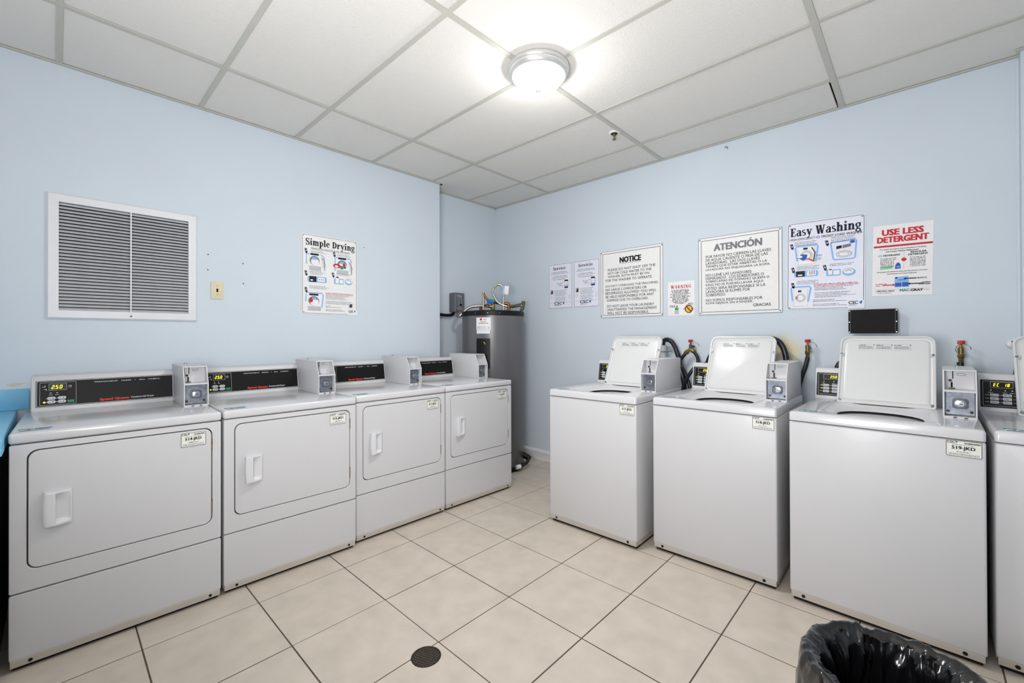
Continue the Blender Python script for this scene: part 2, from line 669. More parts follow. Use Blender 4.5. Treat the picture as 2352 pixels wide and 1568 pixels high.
    if ch == 'E':
        V(0.2, 0, 0.7, 'b', 'b')
        Hh(0.1, 0.56, 0.03)
        Hh(0.1, 0.54, 0.67)
        Hh(0.2, 0.42, 0.36)
        D(0.56, 0.0, 0.56, 0.2, t)
        D(0.54, 0.7, 0.54, 0.52, t)
        D(0.42, 0.26, 0.42, 0.46, t)
        return S, 0.64
    if ch == 'W':
        D(0.14, 0.7, 0.32, 0.0, 0.17)
        D(0.48, 0.7, 0.34, 0.0, t * 1.2)
        D(0.46, 0.7, 0.66, 0.0, 0.17)
        D(0.86, 0.7, 0.68, 0.0, t * 1.2)
        for x0, x1 in ((0.0, 0.3), (0.36, 0.6), (0.74, 0.98)):
            Hh(x0, x1, 0.67)
        return S, 1.0
    if ch == 'A':
        D(0.33, 0.72, 0.12, 0.0, t * 1.2)
        D(0.33, 0.72, 0.56, 0.0, 0.15)
        Hh(0.2, 0.5, 0.22)
        Hh(0.02, 0.24, 0.03)
        Hh(0.42, 0.7, 0.03)
        return S, 0.72
    if ch == 'R':
        V(0.18, 0, 0.7, 'b', 'b', 0.14)
        A(0.3, 0.52, 0.18, 0.16, -90, 90, 0.14, t)
        Hh(0.1, 0.3, 0.67)
        Hh(0.18, 0.3, 0.36)
        D(0.34, 0.36, 0.54, 0.0, 0.14)
        Hh(0.48, 0.66, 0.03)
        return S, 0.68
    if ch == 'N':
        V(0.16, 0, 0.7, 'l', 'b', t * 1.2)
        V(0.6, 0, 0.7, 'b', '', t * 1.2)
        D(0.16, 0.7, 0.58, 0.0, 0.16)
        return S, 0.76
    if ch == 'I':
        V(0.2, 0, 0.7, 'b', 'b', 0.14)
        return S, 0.4
    if ch == 'G':
        A(0.36, 0.35, 0.26, 0.33, 45, 330, 0.15, t)
        V(0.58, 0.05, 0.32, 'b', '', 0.12)
        D(0.55, 0.68, 0.55, 0.5, t)
        return S, 0.74
    if ch == 'Y':
        D(0.14, 0.7, 0.33, 0.34, 0.15)
        D(0.54, 0.7, 0.35, 0.34, t)
        V(0.34, 0, 0.36, '', 'b', 0.14)
        Hh(0.02, 0.26, 0.67)
        Hh(0.44, 0.64, 0.67)
        return S, 0.66
    if ch == 'O':
        A(0.36, 0.35, 0.28, 0.33, 0, 360, 0.15, t)
        return S, 0.74
    return [], 0.34


def serif(bm, s, x0, z0, w, h, off, gap=0.02):
    """heading S fitted to width W, cap height H, its left end at x0 and its baseline at z0"""
    adv = sum(serif_glyph(c)[1] + gap for c in s)
    sx, sz = w / adv, h / 0.72
    x = 0.0
    for c in s:
        G, a = serif_glyph(c)
        for pts, ws in G:
            m = 0.5 * (sx + sz)
            w2 = [q * m for q in ws] if isinstance(ws, list) else ws * m
            stroke(bm, [(x0 + (x + px) * sx, z0 + pz * sz) for px, pz in pts], w2, off)
        x += a + gap


class Sheet:
    """prints gathered by (part name, material); built as children of one sign or panel"""

    def __init__(self, root, remap=None):
        self.root, self.b, self.remap, self.sfx = root, {}, remap, ''

    def __getitem__(self, k):
        k = (k[0] + '#' + self.sfx, k[1])
        if k not in self.b:
            self.b[k] = NB()
        return self.b[k]

    def build(self):
        for (name, mk), bm in self.b.items():
            if self.remap:
                for v in bm.verts:
                    v.co = self.remap(v.co)
            obj(name.split('#')[0], bm, M[mk], self.root, smooth=False)


# ================================================================== THE ROOM
# ---- floor: grout bed and one object per tile
TS, FX0, FY0, GAP = 0.4275, 0.4102, 0.6865, 0.0052
fl = structure(obj('floor', box(NB(), -1.0, XS + 0.1, YN - 0.1, YR + 0.12, -0.06, -0.0018), M['grout']))
DRAIN = (1.296, 1.03)
DR = 0.056


def clip_poly(pts, c, r):
    """tile outline with the bite of the round drain hole cut out (points sampled along the outline)"""
    dense = []
    n = len(pts)
    for i in range(n):
        a, b = Vector(pts[i]), Vector(pts[(i + 1) % n])
        for k in range(60):
            dense.append(a.lerp(b, k / 60))
    c = Vector(c)
    keep = [(p - c).length > r for p in dense]
    if all(keep):
        inside = min(p[0] for p in pts) < c.x < max(p[0] for p in pts) and min(p[1] for p in pts) < c.y < max(p[1] for p in pts)
        return ('hole' if inside else None)
    k0 = next(i for i in range(len(dense)) if not keep[i - 1] and keep[i])
    seq = [dense[(k0 + i) % len(dense)] for i in range(len(dense))]
    out = [p for p in seq if (p - c).length > r]
    a1 = math.atan2(*(out[-1] - c).yx)
    a0 = math.atan2(*(out[0] - c).yx)
    d = (a0 - a1)
    while d > 0:
        d -= 2 * math.pi
    arc = [c + Vector((math.cos(a1 + d * k / 14), math.sin(a1 + d * k / 14))) * r for k in range(15)]
    # drop collinear samples
    res = []
    for i, p in enumerate(out):
        q0, q1 = out[i - 1], out[(i + 1) % len(out)]
        if i in (0, len(out) - 1) or abs((p - q0).cross(q1 - p)) > 1e-9:
            res.append(p)
    return [tuple(p) for p in res] + [tuple(p) for p in arc]


tile_cache = {}
i0, i1 = math.floor((-0.95 - FX0) / TS), math.ceil((XS - FX0) / TS)
j0, j1 = math.floor((YN - FY0) / TS), math.ceil((YR - FY0) / TS)
for i in range(i0, i1):
    for j in range(j0, j1):
        x0, x1 = max(FX0 + i * TS + GAP / 2, -0.95), min(FX0 + (i + 1) * TS - GAP / 2, XS)
        y0, y1 = max(FY0 + j * TS + GAP / 2, YN), min(FY0 + (j + 1) * TS - GAP / 2, YR)
        if x1 - x0 < 0.02 or y1 - y0 < 0.02:
            continue
        cx, cy = (x0 + x1) / 2, (y0 + y1) / 2
        poly = [(x0, y0), (x1, y0), (x1, y1), (x0, y1)]
        near = abs(cx - DRAIN[0]) < 0.3 and abs(cy - DRAIN[1]) < 0.3
        cut = clip_poly(poly, DRAIN, DR + 0.004) if near else None
        if isinstance(cut, list):
            o = obj('tile', prism(NB(), [(a - cx, b - cy) for a, b in cut], -0.01, 0.0, 'xy'), M['tile'], fl, angle=20)
        else:
            key = (round(x1 - x0, 4), round(y1 - y0, 4))
            if key not in tile_cache:
                a, b = (x1 - x0) / 2, (y1 - y0) / 2
                o = obj('tile', box(NB(), -a, a, -b, b, -0.01, 0.0, 0.0012, 1), M['tile'], fl)
                tile_cache[key] = o.data
            else:
                o = bpy.data.objects.new('tile', tile_cache[key])
                COL.objects.link(o)
                o.parent = fl
        o.location = (cx, cy, random.uniform(-0.0006, 0.0002))

# ---- walls
structure(obj('wall_left', box(NB(), -1.0, XL, YN - 0.1, YP, 0, H + 0.05), M['wall'], angle=20))
wl = bpy.data.objects['wall_left']
wrec = structure(obj('wall_recess', box(NB(), -1.0, XREC, YP, YR + 0.12, 0, H + 0.05), M['wall'], angle=20))
wr = structure(obj('wall_right', box(NB(), XREC, XS + 0.1, YR, YR + 0.12, 0, H + 0.05), M['wall_stained'], angle=20))
structure(obj('wall_side', box(NB(), XS, XS + 0.1, YN - 0.1, YR, 0, H + 0.05), M['wall'], angle=20))
structure(obj('wall_near', box(NB(), XL, XS, YN - 0.1, YN, 0, H + 0.05), M['wall'], angle=20))
tr = structure(obj('trim_1', box(NB(), 3.136, XS, YR - 0.072, YR, 0, H, 0.003, 1), M['wall'], angle=20))
tr2 = obj('trim_2', box(NB(), 3.126, 3.140, YR - 0.006, YR, 0, H - 0.015, 0.002, 1), M['wall'])
structure(tr2)
# old screw holes in the left wall
for hy_, hz_ in ((0.686, 1.716), (0.687, 1.815), (0.883, 1.780), (1.758, 2.02), (0.886, 1.645)):
    bm = NB()
    bm.faces.new([bm.verts.new((XL + 0.0008, hy_ + a_, hz_ + b_)) for a_, b_ in ell(0, 0, 0.004, 0.004, 8)])
    obj('screw_hole', bm, M['dark_hole'], wl, smooth=False)
# bare plaster chip in the left wall
bm = NB()
pp = [(-0.158, 1.045), (-0.146, 1.052), (-0.12, 1.053), (-0.085, 1.050), (-0.1, 1.045), (-0.108, 1.038), (-0.128, 1.035), (-0.142, 1.037)]
bm.faces.new([bm.verts.new((XL + 0.0012, a, b)) for a, b in pp])
obj('bare_patch', bm, M['patch'], wl, smooth=False)


def baseboard(name, path, h):
    prof = [(0.0, 0.0), (0.012, 0.0), (0.012, h * 0.62), (0.016, h * 0.68), (0.017, h * 0.8), (0.013, h * 0.93), (0.006, h), (0.0, h)]
    bm = NB()
    (ax, ay), (bx, by) = path
    d = Vector((bx - ax, by - ay, 0)).normalized()
    nrm = Vector((d.y, -d.x, 0))
    loops = [[Vector((px, py, 0)) + nrm * o_ + Vector((0, 0, z)) for o_, z in prof] for px, py in path]
    loft(bm, loops)
    return structure(obj(name, bm, M['frame']))


baseboard('baseboard_right', [(XREC, YR), (3.126, YR)], 0.108)
baseboard('baseboard_recess', [(XREC, YP), (XREC, YR)], 0.108)

# ---- suspended ceiling
ce = structure(obj('ceiling', box(NB(), -1.0, XS + 0.1, YN - 0.1, YR + 0.12, H + 0.06, H + 0.1), M['plenum']))
XB = [-0.95] + [i * 1.199 for i in range(0, 4)] + [XS]
YB = [YN, -1.83, -1.22, -0.6, 0.0255, 0.642, 1.2192, 1.8288, 2.4384, 3.048, YR]
BW = 0.024
for x in XB[1:-1]:
    obj('grid_bar', box(NB(), x - BW / 2 - 0.003, x + BW / 2 + 0.003, YN, YR, H - 0.001, H + 0.003), M['grid'], ce)
for y in YB[1:-1]:
    obj('grid_bar', box(NB(), -0.79, XS, y - BW / 2, y + BW / 2, H, H + 0.0035), M['grid'], ce)
for k in range(len(XB) - 1):
    for j in range(len(YB) - 1):
        o = obj('ceiling_tile', box(NB(), -(XB[k + 1] - XB[k]) / 2 + 0.003, (XB[k + 1] - XB[k]) / 2 - 0.003, -(YB[j + 1] - YB[j]) / 2 + 0.003, (YB[j + 1] - YB[j]) / 2 - 0.003, 0, 0.016), M['ceiling_tile'], ce, angle=20)
        o.location = ((XB[k] + XB[k + 1]) / 2, (YB[j] + YB[j + 1]) / 2, H + 0.0045 + random.uniform(0, 0.0015))
        if k == 2 and j == 9:
            o.location.x -= 0.022      # one tile has slipped and leaves a dark slot beside its bar
# wall angle
for nm, b in (('left', (XL, XL + 0.02, YN, YP + 0.02)), ('recess_end', (XREC, XL + 0.02, YP, YP + 0.02)), ('recess', (XREC, XREC + 0.02, YP + 0.02, YR)), ('right', (XREC, 3.136, YR - 0.02, YR)), ('pier', (3.12, XS, YR - 0.092, YR - 0.072))):
    obj('wall_angle', box(NB(), b[0], b[1], b[2], b[3], H - 0.004, H + 0.002), M['grid'], ce)


# ================================================================== MACHINES
def coin_box(parent, x0, w, yf):
    """coin slide box standing on a worktop at its right rear: x0 left edge, yf front"""
    z0, zk, z1, zs = 0.9145, 1.035, 1.125, 1.033
    yk, yb = yf + 0.045, yf + 0.42
    bm = NB()
    t = 0.005
    side = [(yf, z0), (yf, zk), (yk, z1), (yb, z1), (yb, z0)]
    prism(bm, side, x0, x0 + t, 'yz', 0.0012)
    prism(bm, side, x0 + w - t, x0 + w, 'yz', 0.0012)
    prism(bm, [(yk - 0.003, z1 - t), (yk, z1), (yb, z1), (yb, z1 - t)], x0 + t, x0 + w - t, 'yz')
    prism(bm, [(yf, zs - 0.004), (yf, zs + 0.004), (yf + 0.085, zs + 0.004), (yf + 0.085, zs - 0.004)], x0 + t, x0 + w - t, 'yz')
    box(bm, x0 + t, x0 + w - t, yf, yf + 0.045, z0, z0 + 0.007)
    box(bm, x0 + t, x0 + w - t, yf + 0.082, yb, z0, z1 - t)
    root = obj('coin_box', bm, M['enamel'], parent)
    # lower recess: steel plate with the lock boss and screws
    bm = NB()
    yp = yf + 0.034
    prism(bm, rrect(x0 + 0.007, x0 + w - 0.007, z0 + 0.012, zs - 0.005, 0.004, 2), yp, yp + 0.004, 'xz')
    obj('steel_plate', bm, M['metal'], root)
    cx, cz = x0 + w * 0.52, z0 + 0.062
    bm = NB()
    prism(bm, rrect(cx - 0.026, cx + 0.026, cz - 0.023, cz + 0.023, 0.012, 5), yp - 0.003, yp, 'xz', 0.001)
    obj('lock_surround', bm, M['grey_box'], root)
    bm = NB()
    prism(bm, rrect(cx - 0.018, cx + 0.018, cz - 0.015, cz + 0.015, 0.008, 5), yp - 0.014, yp - 0.003, 'xz', 0.003)
    cyl(bm, (cx + 0.003, yp - 0.018, cz - 0.001), (cx + 0.003, yp - 0.013, cz - 0.001), 0.009, 16)
    obj('lock', bm, M['chrome'], root)
    bm = NB()
    box(bm, cx - 0.003, cx + 0.008, yp - 0.0195, yp - 0.0175, cz - 0.003, cz)
    obj('keyhole', bm, M['dark_hole'], root)
    for dx in (0.016, w - 0.016):
        bm = NB()
        cyl(bm, (x0 + dx, yp - 0.003, z0 + 0.026), (x0 + dx, yp, z0 + 0.026), 0.006, 12)
        obj('screw', bm, M['drain'], root)
        bm = NB()
        cyl(bm, (x0 + dx, yp - 0.002, zs - 0.016), (x0 + dx, yp, zs - 0.016), 0.0045, 10)
        obj('screw', bm, M['metal'], root)
    # upper recess: coin slot, return lever, small oval sticker
    yu = yf + 0.082
    bm = NB()
    box(bm, x0 + 0.031, x0 + 0.034, yu - 0.002, yu + 0.001, zs + 0.050, z1 - 0.007)
    box(bm, x0 + 0.026, x0 + 0.032, yu - 0.003, yu + 0.001, zs + 0.010, zs + 0.034)
    obj('coin_slot', bm, M['dark_hole'], root)
    bm = NB()
    cyl(bm, (x0 + 0.024, yu - 0.005, zs + 0.042), (x0 + 0.024, yu, zs + 0.042), 0.006, 14)
    obj('coin_return', bm, M['drain'], root)
    bm = NB()
    box(bm, x0 + 0.020, x0 + 0.040, yu - 0.008, yu, zs + 0.0045, zs + 0.0085)
    obj('coin_tray', bm, M['drain'], root)
    bm = NB()
    for k, (ro, ri) in enumerate([(1.0, 0.82)]):
        A = ell(x0 + w * 0.56, z1 - 0.022, 0.014, 0.006, 18)
        B = ell(x0 + w * 0.56, z1 - 0.022, 0.0125, 0.0047, 18)
        va = [bm.verts.new((a, yu - 0.0008, b)) for a, b in A]
        vb = [bm.verts.new((a, yu - 0.0008, b)) for a, b in B]
        for q in range(18):
            bm.faces.new((va[q], va[(q + 1) % 18], vb[(q + 1) % 18], vb[q]))
    obj('oval_mark', bm, M['ink_mid'], root, smooth=False)
    bm = NB()
    lathe(bm, [(0.009, 0), (0.009, 0.003), (0.006, 0.006), (0.002, 0.007)], (x0 + w * 0.5, yb - 0.08, z1), (0, 0, 1), 14)
    obj('top_lock', bm, M['chrome'], root)
    for dx in (0.3, 0.62):
        bm = NB()
        box(bm, x0 + w * dx, x0 + w * dx + 0.012, yf - 0.0008, yf + 0.001, z0 + 0.0015, z0 + 0.005)
        obj('base_slot', bm, M['dark_hole'], root)
    return root


def slant(y0, k, zb=0.914):
    return lambda co: Vector((co.x, y0 + (co.z - zb) * k + co.y, co.z))


def number_plate(parent, x0, z0, number, w=0.098, h=0.066, y=0.0, cut=False):
    r = empty('number_plate')
    bpy.data.objects.remove(r)
    bm = NB()
    prism(bm, rrect(0, w, 0, h, 0.005, 3), -0.0016, 0.0, 'xz')
    root = obj('number_plate', bm, M['plate'], parent)
    root.location = (x0, y, z0)
    s = Sheet(root)
    ring(s['border', 'ink_mid'], rrect(0.0006, w - 0.0006, 0.0006, h - 0.0006, 0.005, 3), rrect(0.0024, w - 0.0024, 0.0024, h - 0.0024, 0.004, 3), 0.0022)
    text(s['number', 'ink'], number, w * 0.17, h * 0.40, h * 0.25, 0.0022, w * 0.64, 0.032)
    text(s['small_print', 'ink'], 'CSC', 0.004, h - 0.0125, 0.0085, 0.0022, 0.022, 0.03)
    flat(s['logo_mark', 'ink_teal'], [(0.029, h - 0.012), (0.033, h - 0.006), (0.0335, h - 0.003), (0.028, h - 0.004), (0.027, h - 0.008)], 0.0022)
    b = s['barcode', 'ink']
    x, rnd = w * 0.52, random.Random(3)
    while x < w - 0.006:
        ww = rnd.uniform(0.0008, 0.0024)
        frect(b, x, h - 0.0125, x + ww, h - 0.0065, 0.0022)
        x += ww + rnd.uniform(0.0007, 0.0014)
    g = s['small_print', 'ink_mid']
    greek(g, w * 0.18, h * 0.72, w * 0.8, 0.0024, 0.0022, 1)
    greek(g, w * 0.3, h * 0.28, w * 0.7, 0.004, 0.0022, 2)
    greek(g, w * 0.08, h * 0.17, w * 0.92, 0.0026, 0.0022, 3, 0.9)
    greek(g, w * 0.08, h * 0.10, w * 0.92, 0.0026, 0.0022, 4, 0.9)
    s.build()
    return root


def top_sticker(parent, x0, y0, w=0.095, d=0.062, z=0.9145):
    bm = NB()
    bm.faces.new([bm.verts.new(p) for p in ((x0, y0, z + 0.0006), (x0 + w, y0, z + 0.0006), (x0 + w, y0 + d, z + 0.0006), (x0, y0 + d, z + 0.0006))])
    root = obj('worktop_sticker', bm, M['sign_cool'], parent, smooth=False)

    def lay(name, mk, quads, zz):
        bm = NB()
        for (a, b, c, e) in quads:
            bm.faces.new([bm.verts.new(p) for p in ((x0 + a * w, y0 + b * d, zz), (x0 + c * w, y0 + b * d, zz), (x0 + c * w, y0 + e * d, zz), (x0 + a * w, y0 + e * d, zz))])
        obj(name, bm, M[mk], root, smooth=False)
    lay('green_band', 'ink_green', [(0.0, 0.74, 0.42, 1.0), (0.0, 0.5, 0.05, 0.74)], z + 0.0010)
    lay('blue_print', 'ink_teal', [(0.46, 0.62, 0.98, 0.92), (0.25, 0.42, 0.36, 0.6), (0.5, 0.3, 0.9, 0.42)], z + 0.0010)
    lay('small_print', 'ink_mid', [(0.06, 0.24, 0.5, 0.32), (0.06, 0.1, 0.7, 0.17), (0.6, 0.12, 0.95, 0.18)], z + 0.0010)


def feet(parent, w, d):
    bm = NB()
    box(bm, 0.012, w - 0.012, 0.020, d - 0.02, 0.003, 0.024)
    obj('underside_shade', bm, M['dark_hole'], parent)  # black box added for the shade in the gap below the machine
    for x in (0.05, w - 0.05):
        for y in (0.07, d - 0.07):
            bm = NB()
            lathe(bm, [(0.021, 0), (0.021, 0.008), (0.012, 0.012), (0.008, 0.013), (0.008, 0.024)], (x, y, 0), (0, 0, 1), 14)
            obj('foot', bm, M['rubber'], parent)


def console(parent, x0, x1, yf, depth):
    k = 0.026 / 0.16
    prof = [(yf, 0.9145), (yf + 0.163 * k, 1.077), (yf + 0.163 * k + 0.006, 1.086), (yf + 0.163 * k + 0.016, 1.0905), (yf + depth - 0.008, 1.0905), (yf + depth, 1.082), (yf + depth, 0.9145)]
    bm = NB()
    prism(bm, prof, x0, x1, 'yz', 0.004)
    return obj('console', bm, M['enamel'], parent), slant(yf, k)


def display(con, remap, x0, z0, x1, z1, digits, on=True):
    s = Sheet(con, remap)
    frect(s['display', 'display'], x0, z0, x1, z1, 0.0042)
    ring(s['display_frame', 'ink_pale'], rrect(x0 - 0.003, x1 + 0.003, z0 - 0.003, z1 + 0.003, 0.002, 2), rrect(x0 - 0.0018, x1 + 0.0018, z0 - 0.0018, z1 + 0.0018, 0.002, 2), 0.0042)
    seg = {'0': 'abcdef', '1': 'bc', '2': 'abged', '5': 'afgcd', '8': 'abcdefg', 'E': 'afged', 'C': 'afed', ' ': '', '6': 'afgedc'}
    h = (z1 - z0) * 0.66
    w = h * 0.52
    t = h * 0.15
    zb = z0 + (z1 - z0) * 0.17
    x = x0 + (x1 - x0) * 0.10
    b = s['lit_digits', 'led']
    for c in digits:
        if c == '.':
            frect(b, x - w * 0.32, zb, x - w * 0.32 + t, zb + t, 0.005)
            continue
        def Q(xa, za, xb, zb_):
            sk = 0.14
            flat(b, [(x + xa + (za) * sk, zb + za), (x + xb + (za) * sk, zb + za), (x + xb + (zb_) * sk, zb + zb_), (x + xa + (zb_) * sk, zb + zb_)], 0.005)
        S = {'a': (t * .6, h - t, w - t * .6, h), 'g': (t * .6, h / 2 - t / 2, w - t * .6, h / 2 + t / 2), 'd': (t * .6, 0, w - t * .6, t),
             'f': (0, h / 2, t, h - t * .3), 'b': (w - t, h / 2, w, h - t * .3), 'e': (0, t * .3, t, h / 2), 'c': (w - t, t * .3, w, h / 2)}
        for q in seg[c]:
            Q(*S[q])
        x += w * 1.45
    s.build()


DW, DD = 0.683, 0.74


def make_dryer(number):
    root = empty('clothes_dryer')
    # body
    bm = NB()
    box(bm, 0.004, DW - 0.004, 0.016, DD, 0.022, 0.868, 0.004)
    obj('cabinet', bm, M['enamel'], root)
    # upper front frame with the door opening
    bm = NB()
    o1 = rrect(0.002, DW - 0.002, 0.300, 0.8685, 0.006, 6)
    o2 = rrect(0.004, DW - 0.004, 0.302, 0.8665, 0.006, 6)
    h1 = rrect(0.0455, 0.6475, 0.3765, 0.8455, 0.034, 6)
    h2 = rrect(0.0475, 0.6455, 0.3785, 0.8435, 0.033, 6)

    def L(p, y):
        return [(a, y, b) for a, b in p]
    loft(bm, [L(o1, 0.018), L(o1, 0.003), L(o2, 0.0), L(h1, 0.0), L(h2, 0.0025), L(h2, 0.018)], False, False)
    obj('front_panel', bm, M['enamel'], root)
    bm = NB()
    prism(bm, rrect(0.03, 0.66, 0.36, 0.86, 0.03, 4), 0.0125, 0.0155, 'xz')
    obj('door_gap_shade', bm, M['rubber'], root)  # black sheet that paints the shade in the slit around the door
    # door
    d0 = rrect(0.0515, 0.6415, 0.3825, 0.8395, 0.031, 6)
    d1 = rrect(0.0535, 0.6395, 0.3845, 0.8375, 0.030, 6)
    bm = NB()
    loft(bm, [L(d0, 0.012), L(d0, 0.0015), L(d1, -0.001)], True, True)
    door = obj('door', bm, M['enamel'], root)
    # handle: thick grip on the left, scoop open to the right
    bm = NB()
    hx0, hx1, hz0, hz1 = 0.094, 0.170, 0.536, 0.672
    US = [0, 0.0, 0.03, 0.10, 0.2, 0.3, 0.385, 0.40, 0.42, 0.45, 0.55, 0.65, 0.75, 0.85, 0.935, 0.955, 0.985, 1.0, 1.0]
    VS = [0, 0.0, 0.012, 0.05, 0.062, 0.11, 0.17, 0.25, 0.35, 0.5, 0.65, 0.75, 0.83, 0.89, 0.938, 0.95, 0.988, 1.0, 1.0]
    G_ = []
    for iv, v_ in enumerate(VS):
        row = []
        for iu, u_ in enumerate(US):
            E_ = 0.028 - 0.0165 * max(0.0, (u_ - 0.36) / 0.64)
            if u_ < 0.1:
                E_ -= 0.004 * (1 - u_ / 0.1) ** 2
            if min(v_, 1 - v_) < 0.02:
                E_ -= 0.002
            h_ = E_
            if 0.41 < u_ < 0.94 and 0.06 < v_ < 0.94:
                t_ = min(1.0, max(0.0, (0.938 - v_) / 0.20)) * min(1.0, (v_ - 0.062) / 0.10)
                floor_ = 0.003 + 0.0085 * ((u_ - 0.41) / 0.53) ** 1.5
                h_ = E_ + (floor_ - E_) * max(0.0, t_) ** 0.7
            if iu in (0, len(US) - 1) or iv in (0, len(VS) - 1):
                h_ = 0.0
            xx = hx0 + u_ * (hx1 - hx0) - 0.004 * math.sin(math.pi * v_) * max(0, 1 - u_ / 0.4)
            row.append(bm.verts.new((xx, -0.001 - h_, hz0 + v_ * (hz1 - hz0))))
        G_.append(row)
    for r0, r1 in zip(G_, G_[1:]):
        for q in range(len(US) - 1):
            bm.faces.new((r0[q], r0[q + 1], r1[q + 1], r1[q]))
    bmesh.ops.remove_doubles(bm, verts=bm.verts, dist=1e-6)
    obj('handle', bm, M['plastic_white'], door)
    for za, zb in ((0.730, 0.792), (0.432, 0.498)):
        bm = NB()
        box(bm, 0.6405, 0.647, -0.0005, 0.012, za, zb, 0.001, 1)
        obj('hinge', bm, M['rust'], door)
    number_plate(root, 0.523, 0.766, number, 0.097, 0.066, -0.001)
    # lower panel
    bm = NB()
    l0 = rrect(0.002, DW - 0.002, 0.046, 0.294, 0.006, 3)
    l1 = rrect(0.004, DW - 0.004, 0.048, 0.292, 0.006, 3)
    loft(bm, [L(l0, 0.018), L(l0, 0.003), L(l1, 0.0)], False, True)
    prism(bm, [(0.0, 0.05), (0.003, 0.018), (0.02, 0.018), (0.02, 0.05)], 0.006, DW - 0.006, 'yz')
    low = obj('lower_panel', bm, M['enamel_dirty'], root)
    for x in (0.058, 0.638):
        bm = NB()
        cyl(bm, (x, 0.0005, 0.031), (x, 0.004, 0.031), 0.0065, 12)
        obj('screw_hole', bm, M['dark_hole'], low)
    feet(root, DW, DD)
    # worktop
    bm = NB()
    box(bm, 0.0, DW, -0.004, DD, 0.8725, 0.9145, 0.010, 3)
    top = obj('worktop', bm, M['enamel_gloss'], root)
    top_sticker(root, 0.02, 0.03)
    # console
    con, rm = console(root, 0.022, 0.592, 0.665, 0.075)
    s = Sheet(con, rm)
    pb = s['control_panel', 'panel_black']
    flat(pb, rrect(0.038, 0.578, 0.934, 1.064, 0.003, 2), 0.0016)
    ring(s['panel_edge', 'ink_white'], rrect(0.0405, 0.5755, 0.9365, 1.0615, 0.003, 2), rrect(0.042, 0.574, 0.938, 1.060, 0.003, 2), 0.0022)
    ring(s['panel_edge', 'ink_pale'], rrect(0.051, 0.179, 0.9425, 1.054, 0.003, 2), rrect(0.0522, 0.1778, 0.9437, 1.0528, 0.003, 2), 0.0024)
    w = s['panel_print', 'ink_white']
    text(w, 'PERMANENT   PRESS   •   ALL   FABRIC', 0.248, 1.043, 0.0052, 0.0024, 0.27, 0.02)
    text(w, 'Commercial Dryer', 0.392, 0.9455, 0.0115, 0.0024, 0.098, 0.012)
    text(s['brand_lettering', 'ink_orange'], 'Speed Queen', 0.268, 0.943, 0.0145, 0.0024, 0.116, 0.05)
    ring(w, ell(0.157, 1.031, 0.006, 0.006, 16), ell(0.157, 1.031, 0.005, 0.005, 16), 0.0024)
    stroke(w, [(0.157, 1.034), (0.157, 1.031), (0.160, 1.031)], 0.001, 0.0024)
    stroke(w, [(0.058, 1.033), (0.066, 1.033)], 0.0014, 0.0024)
    ring(w, ell(0.069, 1.036, 0.0025, 0.004, 10), ell(0.069, 1.036, 0.0015, 0.003, 10), 0.0024)
    stroke(w, [(0.066, 1.021), (0.071, 1.023), (0.074, 1.021), (0.074, 1.015)], 0.002, 0.0024)
    for x in (0.084, 0.106):
        frect(w, x + 0.002, 1.001, x + 0.008, 1.0035, 0.0024)
        greek(w, x - 0.001, 0.992, x + 0.013, 0.003, 0.0024, 5)
    for x in (0.084, 0.118):
        for z in (0.9745, 0.956):
            greek(w, x - 0.012, z, x - 0.003, 0.003, 0.0024, 7)
    s.build()
    display(con, rm, 0.085, 1.017, 0.142, 1.045, '2.50')
    for x in (0.078, 0.115):
        for z in (0.969, 0.951):
            s2 = Sheet(con, rm)
            flat(s2['button', 'button'], rrect(x - 0.001, x + 0.028, z - 0.0005, z + 0.014, 0.0068, 4), 0.004)
            s2.build()
            s2 = Sheet(con, rm)
            flat(s2['button_mark', 'ink_mid'], ell(x + 0.019, z + 0.0065, 0.003, 0.0028, 8), 0.0048)
            greek(s2['button_mark', 'ink_mid'], x + 0.004, z + 0.005, x + 0.014, 0.003, 0.0048, 3)
            s2.build()
    s2 = Sheet(con, rm)
    frect(s2['start_button', 'button_green'], 0.148, 0.950, 0.172, 0.963, 0.004)
    flat(s2['indicator_light', 'led'], ell(0.067, 0.957, 0.0045, 0.004, 10), 0.004)
    s2.build()
    coin_box(root, 0.5755, 0.108, 0.300)
    return root


WW, WD = 0.651, 0.711


